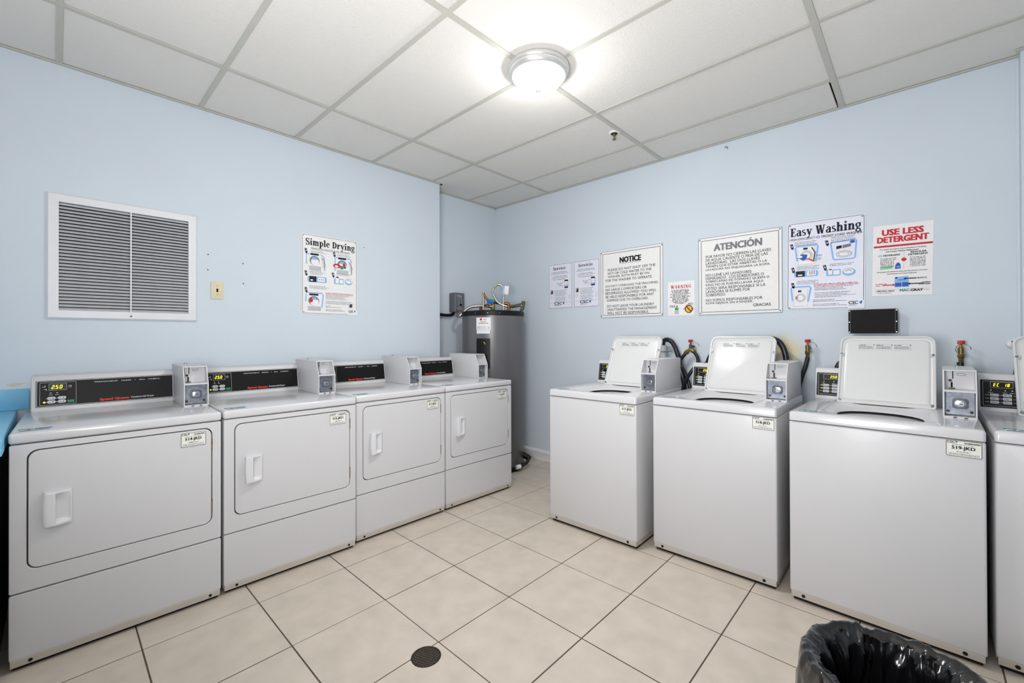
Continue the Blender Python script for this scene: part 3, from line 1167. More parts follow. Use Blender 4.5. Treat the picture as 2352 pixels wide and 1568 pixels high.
def make_washer(number, digits):
    root = empty('top_load_washer')
    bm = NB()
    box(bm, 0.0, WW, 0.0, WD, 0.046, 0.8685, 0.008, 3)
    prism(bm, [(0.002, 0.05), (0.006, 0.02), (0.05, 0.02), (0.05, 0.05)], 0.006, WW - 0.006, 'yz')
    box(bm, 0.004, WW - 0.004, 0.05, WD - 0.01, 0.02, 0.05)
    cab = obj('cabinet', bm, M['enamel_dirty'], root)
    for x in (0.055, WW - 0.06):
        bm = NB()
        cyl(bm, (x, 0.002, 0.035), (x, 0.008, 0.035), 0.0075, 12)
        obj('screw_hole', bm, M['dark_hole'], cab)
    feet(root, WW, WD)
    # worktop with the loading opening
    bm = NB()

    def L(x0, x1, y0, y1, r, z):
        return [(a, b, z) for a, b in rrect(x0, x1, y0, y1, r, 6)]
    loops = [L(0, WW, -0.003, WD, 0.012, 0.8725), L(0, WW, -0.003, WD, 0.012, 0.905), L(0.003, WW - 0.003, 0, WD - 0.003, 0.012, 0.9115), L(0.009, WW - 0.009, 0.006, WD - 0.009, 0.012, 0.9145),
             L(0.112, 0.514, 0.052, 0.545, 0.10, 0.9145), L(0.118, 0.508, 0.058, 0.538, 0.10, 0.9125), L(0.135, 0.490, 0.072, 0.505, 0.13, 0.895), L(0.147, 0.478, 0.082, 0.482, 0.15, 0.8865), L(0.150, 0.475, 0.085, 0.478, 0.15, 0.8815)]
    loft(bm, loops, False, False)
    obj('worktop', bm, M['enamel_gloss'], root)
    bm = NB()
    loops = [L(0.149, 0.477, 0.084, 0.480, 0.15, 0.8825), L(0.11, 0.52, 0.055, 0.51, 0.15, 0.876), L(0.11, 0.52, 0.055, 0.51, 0.15, 0.66)]
    loft(bm, loops, False, True)
    obj('wash_tub', bm, M['tub'], root)
    # raised step of the dish, left and right of the opening
    bm = NB()
    prism(bm, [(0.098, 0.9143), (0.103, 0.9172), (0.107, 0.9172), (0.111, 0.9143)], 0.10, 0.60, 'xz')
    obj('worktop_ridge', bm, M['enamel'], root)
    bm = NB()
    prism(bm, [(0.516, 0.9143), (0.520, 0.9172), (0.524, 0.9172), (0.530, 0.9143)], 0.06, 0.285, 'xz')
    obj('worktop_ridge', bm, M['enamel'], root)
    number_plate(root, 0.541, 0.803, number, 0.1, 0.064, 0.0)
    top_sticker(root, 0.03, 0.025, 0.085, 0.06)
    # console
    con, rm = console(root, 0.0, 0.516, 0.632, 0.075)
    s = Sheet(con, rm)
    flat(s['control_panel', 'panel_black'], rrect(0.008, 0.508, 0.932, 1.063, 0.002, 2), 0.0016)
    ring(s['panel_edge', 'ink_pale'], rrect(0.016, 0.500, 0.939, 1.057, 0.003, 2), rrect(0.0172, 0.4988, 0.9402, 1.0558, 0.003, 2), 0.0022)
    w = s['panel_print', 'ink_white']
    for x in (0.043, 0.09, 0.112):
        flat(w, [(x - 0.003, 1.012), (x + 0.003, 1.012), (x, 1.018)], 0.0024)
        greek(w, x - 0.009, 1.002, x + 0.010, 0.0028, 0.0024, 4)
    for z in (0.990, 0.9735, 0.957):
        for x in (0.022, 0.068, 0.114):
            greek(w, x + 0.002, z, x + 0.015, 0.003, 0.0024, 8)
    s.build()
    display(con, rm, 0.044, 1.029, 0.112, 1.0515, digits)
    for x in (0.04, 0.082, 0.126):
        for z in (0.985, 0.968, 0.951):
            s2 = Sheet(con, rm)
            flat(s2['button', 'button'], rrect(x, x + 0.028, z, z + 0.0125, 0.002, 3), 0.004)
            s2.build()
            s2 = Sheet(con, rm)
            greek(s2['button_mark', 'ink'], x + 0.003, z + 0.0042, x + 0.025, 0.0046, 0.0048, 3)
            s2.build()
    s2 = Sheet(con, rm)
    for z in (0.991, 0.974) if digits[0] == ' ' else ():
        flat(s2['indicator_light', 'led'], ell(0.0345, z, 0.0025, 0.0025, 8), 0.004)
    s2.build()
    # lid, open and leaning back on its hinge
    lw0, lw1, ll = 0.117, 0.516, 0.400
    hy, hz, tilt = 0.540, 0.910, math.radians(24.5)
    up_ = Vector((0, math.sin(tilt), math.cos(tilt)))
    nr = Vector((0, -math.cos(tilt), math.sin(tilt)))

    def P(a, b, d):
        return Vector((0, hy, hz)) + Vector((a, 0, 0)) + up_ * b + nr * d

    def LL(i, d, rt_, rb):
        pts = []
        for cx, cz, a0, r in ((lw1 - i - rb, i + rb, -90, rb), (lw1 - i - rt_, ll - i - rt_, 0, rt_), (lw0 + i + rt_, ll - i - rt_, 90, rt_), (lw0 + i + rb, i + rb, 180, rb)):
            for k in range(7):
                a = math.radians(a0 + 90 * k / 6)
                pts.append(P(cx + r * math.cos(a), cz + r * math.sin(a), d))
        return pts
    bm = NB()
    loft(bm, [LL(0.004, -0.014, 0.04, 0.012), LL(0.0, -0.010, 0.042, 0.012), LL(0.0, 0.008, 0.042, 0.012), LL(0.003, 0.011, 0.04, 0.011), LL(0.008, 0.011, 0.036, 0.010), LL(0.012, 0.002, 0.034, 0.010), LL(0.019, 0.0, 0.03, 0.010), LL(0.027, 0.007, 0.024, 0.010), LL(0.036, 0.009, 0.02, 0.010)], True, True)
    lid = obj('lid', bm, M['lid_white'], root, angle=25)

    bm = NB()
    vs_ = [bm.verts.new(P(a_, b_, d_)) for a_ in (lw0 + 0.008, lw1 - 0.008) for b_, d_ in ((-0.006, -0.012), (-0.006, 0.008), (0.0005, 0.008), (0.0005, -0.012))]
    for f_ in ((0, 1, 2, 3), (7, 6, 5, 4), (0, 4, 5, 1), (1, 5, 6, 2), (2, 6, 7, 3), (3, 7, 4, 0)):
        bm.faces.new([vs_[i_] for i_ in f_])
    obj('lid_gap_strip', bm, M['drain'], lid, smooth=False)  # dark strip for the dirty edge and gap shadow below the lid

    def lidmap(co):
        return P(co.x, co.z, 0.0095 - co.y)
    for a, b in ((lw0 + 0.0105, 0.290), (lw1 - 0.0105, 0.290), (lw0 + 0.012, 0.016), (lw1 - 0.014, 0.018)):
        bm = NB()
        big = b > 0.1
        if big:
            cyl(bm, P(a, b, 0.002), P(a, b, 0.0125), 0.0100, 18)
            obj('bumper_seat', bm, M['lid_white'], lid)
            bm = NB()
        cyl(bm, P(a, b, 0.004), P(a, b, 0.0140 if big else 0.0128), 0.0066, 16)
        obj('bumper', bm, M['metal'], lid)
    s = Sheet(lid, lidmap)
    x0, x1, z0, z1 = 0.200, 0.424, 0.316, 0.350
    ring(s['instruction_label', 'ink_pale'], rrect(x0, x1, z0, z1, 0.001, 1), rrect(x0 + 0.0008, x1 - 0.0008, z0 + 0.0008, z1 - 0.0008, 0.001, 1), 0.0012)
    g = s['instruction_label', 'ink_mid']
    for q in range(3):
        xa = x0 + 0.004 + q * 0.075
        greek(g, xa, z1 - 0.008, xa + 0.03, 0.0045, 0.0012, q)
        for r_ in range(4):
            greek(g, xa, z1 - 0.014 - r_ * 0.0045, xa + (0.066 if r_ % 2 else 0.058), 0.0022, 0.0012, q + r_ * 3)
        frect(g, xa + 0.062, z1 - 0.007, xa + 0.067, z1 - 0.003, 0.0012)
    s.build()
    coin_box(root, 0.537, 0.106, 0.290)
    return root


DRY = [((0.214, -0.109), 0.028, '514-JKD', 'white front-load coin dryer nearest the blue counter, leftmost of its row'),
       ((0.221, 0.584), 0.026, '515-JKD', 'white coin dryer standing under the beige switch plate, second from the blue counter'),
       ((0.205, 1.280), 0.012, '517-JKD', 'white coin dryer under the drying instruction sign, third from the blue counter'),
       ((0.208, 1.970), 0.026, '516-JKD', 'white coin dryer beside the grey water heater, farthest of the dryer row')]
WAS = [((0.862, 2.370), -0.017, '517-JKD', '  2.50', 'white coin washer with open lid below the black-lettered notice sign, nearest the water heater'),
       ((1.574, 2.471), -0.010, '518-JKD', '  2.50', 'white coin washer with open lid before the yellow wall stain, second from the heater'),
       ((2.282, 2.457), 0.021, '519-JKD', '  2.50', 'white coin washer with open lid below the small black wall box'),
       ((2.957, 2.478), 0.003, '520-JKD', 'EC 18', 'white coin washer with open lid at the right edge, its display lit with letters')]
for (x, y), t, num, lab in DRY:
    r = make_dryer(num)
    r.location = (x, y, 0)
    r.rotation_euler = (0, 0, math.pi / 2 - t)
    tag(r, lab, 'dryer', 'row of coin dryers along the left wall')
for (x, y), t, num, dg_, lab in WAS:
    r = make_washer(num, dg_)
    r.location = (x, y, 0)
    r.rotation_euler = (0, 0, -t)
    tag(r, lab, 'washing machine', 'row of coin washers along the right wall')

# ================================================================== WATER HEATER CORNER
HC, HR = Vector((-0.356, 3.0, 0)), 0.305
wh = empty('water_heater', HC)
tag(wh, 'tall grey cylindrical water heater with black top rim standing in the corner', 'water heater')


def hl(p):
    return Vector(p) - HC


bm = NB()
lathe(bm, [(HR - 0.004, 0.03), (HR, 0.035), (HR, 1.485), (HR - 0.01, 1.49)], (0, 0, 0), (0, 0, 1), 64)
obj('jacket', bm, M['heater'], wh, angle=40)
bm = NB()
lathe(bm, [(HR - 0.01, 0.0), (HR + 0.003, 0.0), (HR + 0.004, 0.045), (HR - 0.002, 0.05)], (0, 0, 0), (0, 0, 1), 64)
obj('base_ring', bm, M['black_metal'], wh)
bm = NB()
lathe(bm, [(HR - 0.002, 1.478), (HR + 0.005, 1.478), (HR + 0.006, 1.518), (HR - 0.004, 1.526), (HR - 0.05, 1.530), (0.02, 1.538)], (0, 0, 0), (0, 0, 1), 64)
obj('top_rim', bm, M['black_metal'], wh)
# direction from heater axis to the viewer side
vd = Vector((0.721, -0.693, 0)).normalized()
vt = Vector((vd.y * -1, vd.x, 0))


def curved(a0, a1, z0, z1, r, n=8, thick=0.002):
    bm = NB()
    A = [[(math.cos(t) * vd + math.sin(t) * vt) * rr for t in [a0 + (a1 - a0) * k / n for k in range(n + 1)]] for rr in (r, r + thick)]
    def vv(p, z):
        return bm.verts.new((p.x, p.y, z))
    rows = [[vv(p, z0) for p in A[0]], [vv(p, z0) for p in A[1]], [vv(p, z1) for p in A[1]], [vv(p, z1) for p in A[0]]]
    for a, b in zip(rows, rows[1:] + rows[:1]):
        for i in range(n):
            bm.faces.new((a[i], a[i + 1], b[i + 1], b[i]))
    for i in (0, n):
        bm.faces.new([q[i] for q in rows])
    return bm


def hang(px):           # angle on the jacket for a sideways offset
    return math.asin(max(-1, min(1, px / HR)))


lab = obj('jacket_label', curved(hang(-0.155), hang(-0.022), 1.342, 1.458, HR + 0.0004), M['paper'], wh)
obj('jacket_label', curved(hang(-0.152), hang(-0.03), 1.308, 1.340, HR + 0.0004), M['sign_cool'], wh)


def on_jacket(co):
    t = hang(co.x)
    p = (math.cos(t) * vd + math.sin(t) * vt) * (HR + 0.0026 - co.y)
    return Vector((p.x, p.y, co.z))


s = Sheet(lab, on_jacket)
flat(s['label_print', 'ink_red'], ell(-0.112, 1.441, 0.011, 0.011, 16), 0.001)
for k in range(3):
    ring(s['label_print', 'ink_red'], ell(-0.083 + k * 0.008, 1.440, 0.006, 0.008, 12), ell(-0.083 + k * 0.008, 1.440, 0.0045, 0.006, 12), 0.001)
text(s['label_print', 'ink'], 'Electric', -0.09, 1.414, 0.009, 0.001, 0.05, 0.02, 'C')
text(s['label_print', 'ink'], 'WATER HEATER', -0.09, 1.399, 0.009, 0.001, 0.09, 0.02, 'C')
for k in range(5):
    greek(s['label_print', 'ink_mid'], -0.146, 1.352 + k * 0.0055, -0.115 if k % 2 else -0.06, 0.003, 0.001, k)
ring(s['label_print', 'ink_mid'], ell(-0.04, 1.362, 0.009, 0.010, 14), ell(-0.04, 1.362, 0.007, 0.008, 14), 0.001)
s.build()
acc = obj('access_cover', curved(hang(-0.148), hang(-0.028), 0.985, 1.262, HR + 0.0004, 8, 0.012), M['black_metal'], wh)
s = Sheet(acc, lambda co: on_jacket(Vector((co.x, co.y - 0.011, co.z))))
for k in range(2):
    frect(s['cover_mark', 'ink_yellow'], -0.085 + k * 0.007, 1.222 - k * 0.012, -0.076 + k * 0.007, 1.230 - k * 0.012, 0.001)
s.build()
obj('access_cover', curved(hang(-0.148), hang(-0.028), 0.30, 0.56, HR + 0.0004, 8, 0.012), M['black_metal'], wh)
for dx in (-0.16, -0.05, 0.06):
    bm = NB()
    t = hang(dx)
    p = (math.cos(t) * vd + math.sin(t) * vt)
    cyl(bm, p * (HR + 0.004) + Vector((0, 0, 1.5)), p * (HR + 0.009) + Vector((0, 0, 1.5)), 0.004, 8)
    obj('rim_screw', bm, M['chrome'], wh)


def ribbed(i):
    return 1.0 if i % 2 else 0.86


def hpart(name, pts, r, mk, smooth=0, n=10, rf=None):
    bm = NB()
    tube(bm, [hl(p) for p in pts], r, n, smooth, rf)
    return obj(name, bm, M[mk], wh, angle=60)


hpart('riser_pipe', [(-0.388, 2.898, 1.53), (-0.388, 2.898, 1.57), (-0.388, 2.898, 1.72)], 0.013, 'steel_flex', 14, 10, ribbed)
hpart('supply_pipe', [(-0.388, 2.898, 1.712), (-0.375, 2.905, 1.68), (-0.36, 2.92, 1.65), (-0.348, 2.936, 1.63)], 0.012, 'copper', 5)
hpart('supply_pipe', [(-0.348, 2.936, 1.63), (-0.30, 2.98, 1.612), (-0.25, 3.03, 1.60)], 0.010, 'black_metal', 5)
bm = NB()
box(bm, -0.035, 0.035, -0.018, 0.018, -0.020, 0.020, 0.006)
wrap = obj('blue_wrap', bm, M['ink_blue'], wh)
wrap.location = hl((-0.333, 2.945, 1.622))
wrap.rotation_euler = (0, 0.15, 0.76)
bm = NB()
box(bm, -0.034, 0.036, -0.019, 0.019, 0.0, 0.021, 0.006)
w2 = obj('green_wrap', bm, M['ink_green'], wh)
w2.location = hl((-0.327, 2.951, 1.626))
w2.rotation_euler = (0, 0.15, 0.76)
hpart('brass_valve', [(-0.372, 2.914, 1.579), (-0.355, 2.93, 1.579), (-0.345, 2.939, 1.577), (-0.33, 2.953, 1.577)], 0.011, 'copper', 4, 10, lambda i: 1.0 + 0.25 * (i % 3 == 0))
hpart('brass_valve', [(-0.318, 2.965, 1.53), (-0.318, 2.965, 1.555), (-0.318, 2.965, 1.607)], 0.019, 'brass', 4, 8, lambda i: 1.0 if i % 4 else 1.2)
hpart('brass_valve', [(-0.342, 2.942, 1.577), (-0.318, 2.965, 1.577)], 0.018, 'brass', 0, 8)
hpart('flexible_pipe', [(-0.10, 3.165, 1.588), (-0.194, 3.08, 1.575), (-0.245, 3.032, 1.590), (-0.285, 2.995, 1.62), (-0.312, 2.970, 1.68), (-0.319, 2.963, 1.73), (-0.303, 2.977, 1.775), (-0.275, 3.004, 1.794), (-0.252, 3.025, 1.77), (-0.244, 3.033, 1.71), (-0.244, 3.033, 1.60), (-0.244, 3.033, 1.53)], 0.012, 'steel_flex', 9, 10, ribbed)
bm = NB()
box(bm, -0.028, 0.030, -0.003, 0.003, -0.042, 0.042, 0.002)
t1 = obj('pipe_tag', bm, M['paper'], wh)
t1.location = hl((-0.226, 3.048, 1.737))
t1.rotation_euler = (0, 0.1, 0.76)
bm = NB()
box(bm, -0.032, -0.012, -0.008, 0.004, -0.044, 0.043, 0.003)
t2 = obj('pipe_tag_edge', bm, M['ink_ltblue'], wh)
t2.location = hl((-0.226, 3.047, 1.737))
t2.rotation_euler = (0, 0.1, 0.76)
hpart('copper_stub', [(-0.235, 3.04, 1.604), (-0.219, 3.057, 1.606), (-0.208, 3.068, 1.598), (-0.205, 3.07, 1.575), (-0.205, 3.07, 1.535)], 0.016, 'copper', 5)
hpart('shutoff_valve', [(-0.215, 3.06, 1.573), (-0.194, 3.08, 1.575), (-0.17, 3.103, 1.577), (-0.15, 3.12, 1.583), (-0.125, 3.145, 1.59), (-0.102, 3.166, 1.602)], 0.015, 'corroded', 4, 9, lambda i: 1.0 + 0.35 * (i % 3 == 1))
hpart('shutoff_valve', [(-0.118, 3.152, 1.528), (-0.105, 3.163, 1.56), (-0.10, 3.168, 1.60), (-0.098, 3.17, 1.628)], 0.018, 'corroded', 3, 9)
cdw = NB()
tube(cdw, [(-0.388, 2.895, 1.582), (-0.42, 2.868, 1.583), (-0.47, 2.82, 1.575), (-0.51, 2.785, 1.548), (-0.545, 2.755, 1.505), (-0.565, 2.738, 1.484), (-0.60, 2.745, 1.49), (-0.66, 2.80, 1.515), (-0.70, 2.86, 1.53)], 0.016, 10, 9, ribbed)
tag(obj('wiring_conduit', cdw, M['steel_flex'], None, angle=60), 'silver corrugated conduit from the small grey switch box to the heater top', 'conduit')
hpart('copper_elbow', [(-0.47, 2.94, 1.53), (-0.47, 2.94, 1.575), (-0.46, 2.95, 1.59), (-0.40, 2.99, 1.592)], 0.014, 'copper', 5)
# drain cock near the floor
hpart('drain_cock', [(-0.11, 3.16, 0.12), (-0.06, 3.175, 0.10), (-0.035, 3.18, 0.085)], 0.028, 'black_metal', 4)
hpart('drain_cock', [(-0.035, 3.17, 0.085), (-0.020, 3.12, 0.065), (-0.018, 3.06, 0.052), (-0.020, 3.02, 0.048)], 0.015, 'rubber', 4)
hpart('drain_cap', [(-0.019, 3.03, 0.048), (-0.030, 2.985, 0.046)], 0.021, 'pvc', 0, 14)

# disconnect box on the recessed wall, fed by a conduit
db = empty('disconnect_box', (XREC, 2.85, 1.53), math.pi / 2)
tag(db, 'small grey electrical switch box on the recessed wall above the water heater', 'electrical box')
bm = NB()
box(bm, -0.065, 0.065, -0.10, -0.002, 0.0, 0.20, 0.012, 3)
obj('enclosure', bm, M['grey_box'], db)
s = Sheet(db, lambda co: Vector((co.x, co.y - 0.1, co.z)))
w = s['switch_marks', 'ink_pale']
greek(w, -0.03, 0.172, 0.015, 0.007, 0.001, 1)
greek(w, -0.03, 0.160, 0.03, 0.010, 0.001, 2)
ring(w, rrect(-0.012, 0.022, 0.055, 0.158, 0.015, 4), rrect(-0.009, 0.019, 0.058, 0.155, 0.013, 4), 0.001)
greek(w, -0.035, 0.040, 0.04, 0.008, 0.001, 3)
greek(w, -0.02, 0.028, 0.04, 0.006, 0.001, 4)
s.build()
bm = NB()
box(bm, -0.003, 0.013, -0.118, -0.10, 0.066, 0.086, 0.003)
obj('lever', bm, M['black_metal'], db)
cd = NB()
tube(cd, [(XREC + 0.035, YP + 0.0, 1.512), (XREC + 0.035, 2.60, 1.508), (XREC + 0.035, 2.72, 1.498), (XREC + 0.035, 2.80, 1.505), (XREC + 0.035, 2.82, 1.532)], 0.016, 10, 6, lambda i: 1.0 if i % 2 else 0.9)
obj('feed_conduit', cd, M['black_metal'], None)
o = bpy.data.objects['feed_conduit']
o.parent = db
o.matrix_parent_inverse = Matrix.Translation((XREC, 2.85, 1.53)).__matmul__(Matrix.Rotation(math.pi / 2, 4, 'Z')).inverted()


# ================================================================== HOSES AND VALVES BEHIND THE WASHERS
def thing_tube(name, pts, r, mk, label, cat, group=None, smooth=7, stripe=False):
    bm = NB()
    tube(bm, pts, r, 12, smooth)
    return tag(obj(name, bm, M[mk], None, angle=60), label, cat, group)


def valve(x, z, label, kind):
    v = empty('water_valve', (x, YR, z))
    tag(v, label, 'valve', 'hose valves on the right wall')
    y = -0.07
    bm = NB()
    cyl(bm, (0, 0, -0.025), (0, y, -0.025), 0.010, 12)
    lathe(bm, [(0.011, -0.05), (0.012, -0.03), (0.013, -0.012), (0.007, -0.004), (0.005, 0.012)], (0, y, 0), (0, 0, 1), 12)
    obj('body', bm, M['brass' if kind else 'corroded'], v)
    bm = NB()
    pts = []
    for k in range(20):
        a = 2 * math.pi * k / 20
        rr = 0.0145 * (1 + 0.16 * math.cos(5 * a))
        pts.append((rr * math.cos(a), rr * math.sin(a) + y))
    prism(bm, pts, 0.010, 0.030, 'xy', 0.003)
    obj('handle', bm, M['red'], v)
    bm = NB()
    lathe(bm, [(0.012, -0.062), (0.015, -0.06), (0.015, -0.046), (0.010, -0.044)] if kind == 0 else [(0.012, -0.092), (0.012, -0.066), (0.016, -0.064), (0.016, -0.046), (0.010, -0.044)], (0, y, 0), (0, 0, 1), 6)
    obj('coupling', bm, M['brass'], v)
    bm = NB()
    N = 14
    tube(bm, [(0.030 * math.cos(2 * math.pi * k / N) + 0.012, -0.008 - 0.01 * (k % 2), -0.02 + 0.03 * math.sin(2 * math.pi * k / N)) for k in range(N - 2)], 0.0016, 5)
    obj('wire_ring', bm, M['steel_flex'], v)
    if kind == 0:
        for sgn, tx, tz in ((-1, -0.047, -0.083), (1, 0.028, -0.066)):
            bm = NB()
            a, b = Vector((0, y, -0.04)), Vector((tx, y, tz))
            tube(bm, [a, a.lerp(b, 0.45), a.lerp(b, 0.5), a.lerp(b, 0.8), b], 0.014, 10, 0, lambda i: (0.8, 0.9, 1.25, 1.2, 0.9)[i])
            obj('splitter_leg', bm, M['brass'], v)
    return v


valve(1.450, 1.222, 'red-handled valve with brass two-way splitter behind the first washer', 0)
valve(2.213, 1.226, 'red-handled brass valve feeding one hose between second and third washers', 1)
valve(2.915, 1.222, 'red-handled brass valve above the coin box below the detergent poster', 1)
G = 'black hoses behind the washers'
thing_tube('fill_hose', [(1.409, 3.39, 1.142), (1.378, 3.385, 1.10), (1.355, 3.375, 1.062), (1.375, 3.36, 1.05), (1.405, 3.33, 1.046), (1.438, 3.33, 0.974), (1.468, 3.33, 0.882), (1.478, 3.33, 0.78), (1.45, 3.28, 0.40), (1.44, 3.26, 0.013)], 0.0125, 'hose', 'black hose from left leg of the splitter, crossing down behind first coin box', 'hose', G)
thing_tube('fill_hose', [(1.476, 3.39, 1.158), (1.500, 3.385, 1.128), (1.510, 3.38, 1.098), (1.512, 3.37, 1.066), (1.515, 3.33, 1.05), (1.496, 3.30, 1.022), (1.46, 3.295, 0.96), (1.43, 3.29, 0.885), (1.423, 3.27, 0.78), (1.40, 3.24, 0.40), (1.40, 3.24, 0.013)], 0.0125, 'hose', 'black hose from right leg of the splitter, looping behind the second console', 'hose', G)
thing_tube('fill_hose', [(2.213, 3.39, 1.135), (2.209, 3.385, 1.11), (2.203, 3.375, 1.075), (2.187, 3.365, 1.02), (2.172, 3.36, 0.95), (2.168, 3.35, 0.86), (2.168, 3.32, 0.40), (2.168, 3.32, 0.014)], 0.0135, 'hose', 'black hose hanging straight from the valve between second and third washers', 'hose', G)
thing_tube('fill_hose', [(2.913, 3.39, 1.132), (2.911, 3.385, 1.09), (2.907, 3.375, 1.0), (2.90, 3.35, 0.85), (2.89, 3.31, 0.40), (2.89, 3.31, 0.015)], 0.0145, 'hose', 'short black hose dropping from the valve behind the third coin box', 'hose', G)
thing_tube('drain_hose', [(1.220, 3.405, 1.05), (1.220, 3.405, 1.15), (1.221, 3.404, 1.205), (1.236, 3.388, 1.240), (1.267, 3.368, 1.252), (1.307, 3.36, 1.24), (1.338, 3.36, 1.198), (1.357, 3.36, 1.148), (1.372, 3.36, 1.10), (1.392, 3.345, 1.02), (1.43, 3.31, 0.90), (1.46, 3.32, 0.60), (1.48, 3.34, 0.019)], 0.0178, 'hose', 'thick black drain hose arching out of the white standpipe', 'hose', G)
thing_tube('drain_hose', [(1.96, 3.39, 1.12), (1.975, 3.37, 1.20), (2.01, 3.34, 1.255), (2.054, 3.33, 1.246), (2.082, 3.33, 1.21), (2.098, 3.33, 1.16), (2.104, 3.33, 1.10), (2.106, 3.32, 0.95), (2.10, 3.30, 0.50), (2.10, 3.30, 0.019)], 0.0185, 'hose', 'thick black drain hose bending down in front of the yellow stain', 'hose', G)
thing_tube('drain_hose', [(1.70, 3.34, 1.18), (1.66, 3.335, 1.175), (1.623, 3.33, 1.14), (1.600, 3.33, 1.09), (1.585, 3.33, 1.0), (1.60, 3.32, 0.6), (1.62, 3.32, 0.016)], 0.015, 'hose', 'black hose peeking from behind the left edge of the second open lid', 'hose', G)
thing_tube('power_cord', [(1.68, 3.34, 1.10), (1.62, 3.335, 1.09), (1.556, 3.33, 1.071), (1.53, 3.325, 1.05), (1.525, 3.32, 0.9), (1.53, 3.30, 0.5), (1.53, 3.3, 0.008)], 0.007, 'rubber', 'thin black cord lying behind the top of the second console', 'cord')
thing_tube('drain_hose', [(2.40, 3.34, 1.12), (2.381, 3.335, 1.10), (2.372, 3.33, 1.05), (2.37, 3.31, 0.9), (2.38, 3.30, 0.5), (2.38, 3.30, 0.014)], 0.013, 'hose', 'black hose tip beside the left edge of the third open lid', 'hose', G)
thing_tube('drain_hose', [(3.16, 3.345, 1.19), (3.128, 3.345, 1.150), (3.112, 3.345, 1.10), (3.108, 3.34, 0.9), (3.108, 3.33, 0.5), (3.108, 3.33, 0.015)], 0.014, 'hose', 'black hose behind the fourth console beside its lid', 'hose', G)
sp = empty('standpipe', (1.220, 3.405, 0))
tag(sp, 'white plastic standpipe clamped to the wall beside the first open lid', 'pipe')
bm = NB()
lathe(bm, [(0.024, 0.02), (0.024, 1.155), (0.0285, 1.158), (0.0285, 1.206), (0.0245, 1.206), (0.0235, 1.16)], (0, 0, 0), (0, 0, 1), 20)
obj('pipe', bm, M['pvc'], sp)
bm = NB()
lathe(bm, [(0.0262, 1.150), (0.0262, 1.160), (0.024, 1.160)], (0, 0, 0), (0, 0, 1), 20)
tube(bm, [(0.024, 0.012, 1.155), (0.045, 0.03, 1.155), (0.055, 0.045, 1.157), (0.058, 0.052, 1.166)], 0.003, 6)
obj('strap', bm, M['steel_flex'], sp)

# round escutcheon beside the last lid
bm = NB()
lathe(bm, [(0.025, 0.0), (0.025, 0.005), (0.020, 0.011), (0.010, 0.013)], (3.108, YR, 1.234), (0, -1, 0), 24)
ro = obj('wall_outlet', bm, M['plastic_white'], None)
tag(ro, 'round white wall fitting half hidden by the rightmost lid', 'wall fitting')
bm = NB()
for k in range(3):
    box(bm, 3.104, 3.108, YR - 0.0145, YR - 0.012, 1.219 + k * 0.012, 1.226 + k * 0.012)
obj('vent_slot', bm, M['dark_hole'], ro)


# ================================================================== SIGNS
def sign(name, x0, x1, z0, z1, wall, mk, label, cat, t=0.003, r=0.003, tilt=0.0):
    w, h = x1 - x0, z1 - z0
    bm = NB()
    prism(bm, rrect(0, w, 0, h, r, 3), -t, 0.0, 'xz')
    o = obj(name, bm, M[mk], None)
    if wall == 'L':
        o.location = (XL + 0.0006, x0, z0)
        o.rotation_euler = (0, tilt, math.pi / 2)
    else:
        o.location = (x0, YR - 0.0006, z0)
        o.rotation_euler = (0, tilt, 0)
    tag(o, label, cat)
    return o, Sheet(o), w, h, t + 0.0012


def line_frame(s, mk, w, h, ins, lw, off, r=0.004):
    ring(s['border', mk], rrect(ins, w - ins, ins, h - ins, r, 3), rrect(ins + lw, w - ins - lw, ins + lw, h - ins - lw, max(r - lw, 0.001), 3), off)


def screws(o, pts, t, mk='metal', r=0.006):
    for x, z in pts:
        bm = NB()
        lathe(bm, [(r, 0), (r * 0.9, 0.002), (r * 0.4, 0.003)], (x, -t, z), (0, -1, 0), 10)
        obj('screw', bm, M[mk], o)


def csc(s, x, z, h, off, w=None):
    w = w or h * 2.7
    text(s['logo', 'ink'], 'CSC', x, z, h, off, w, 0.035)
    u = h * 1.1
    X = x + w + h * 0.25
    flat(s['logo_mark', 'ink_blue'], [(X, z + u * 0.55), (X + u * 0.5, z - u * 0.1), (X + u * 0.62, z + u * 0.3), (X + u * 0.35, z + u * 0.75)], off)
    flat(s['logo_mark', 'ink_teal'], [(X + u * 0.35, z + u * 0.75), (X + u * 0.62, z + u * 0.3), (X + u * 0.8, z + u * 0.75), (X + u * 0.55, z + u * 1.0)], off)
    greek(s['logo', 'ink_mid'], x, z - h * 0.42, x + w * 0.8, h * 0.24, off, 5)


# --- notice and its Spanish twin
o, s, w, h, f = sign('notice_sign', 0.605, 1.200, 1.450, 2.052, 'R', 'sign', 'square white notice sign in English, black capital lettering in a thin frame', 'sign')
line_frame(s, 'ink', w, h, 0.020, 0.0035, f)
line_frame(s, 'ink_mid', w, h, 0.0, 0.0022, f)
hd = s['heading', 'ink']
text(hd, 'NOTICE', w / 2, 0.487, 0.046, f, 0.20, 0.06, 'C')
frect(hd, w / 2 - 0.10, 0.478, w / 2 + 0.10, 0.4805, f)
LN = ['PLEASE DO NOT SHUT OFF THE', 'HOT OR COLD WATER TO THE', 'WASHER, BOTH MUST BE ON', 'FOR THE WASHER TO OPERATE.', '', 'DO NOT OVERLOAD THE MACHINES,', 'NO LARGE COMFORTERS OR', 'BEDSPREADS ALLOWED YOU WILL', 'BE HELD RESPONSIBLE FOR ANY', 'DAMAGE DUE TO OVERLOAD.', '', 'DO NOT LEAVE YOUR LAUNDRY', 'UNATTENDED THE MANAGEMENT', 'WILL NOT BE RESPONSIBLE.']
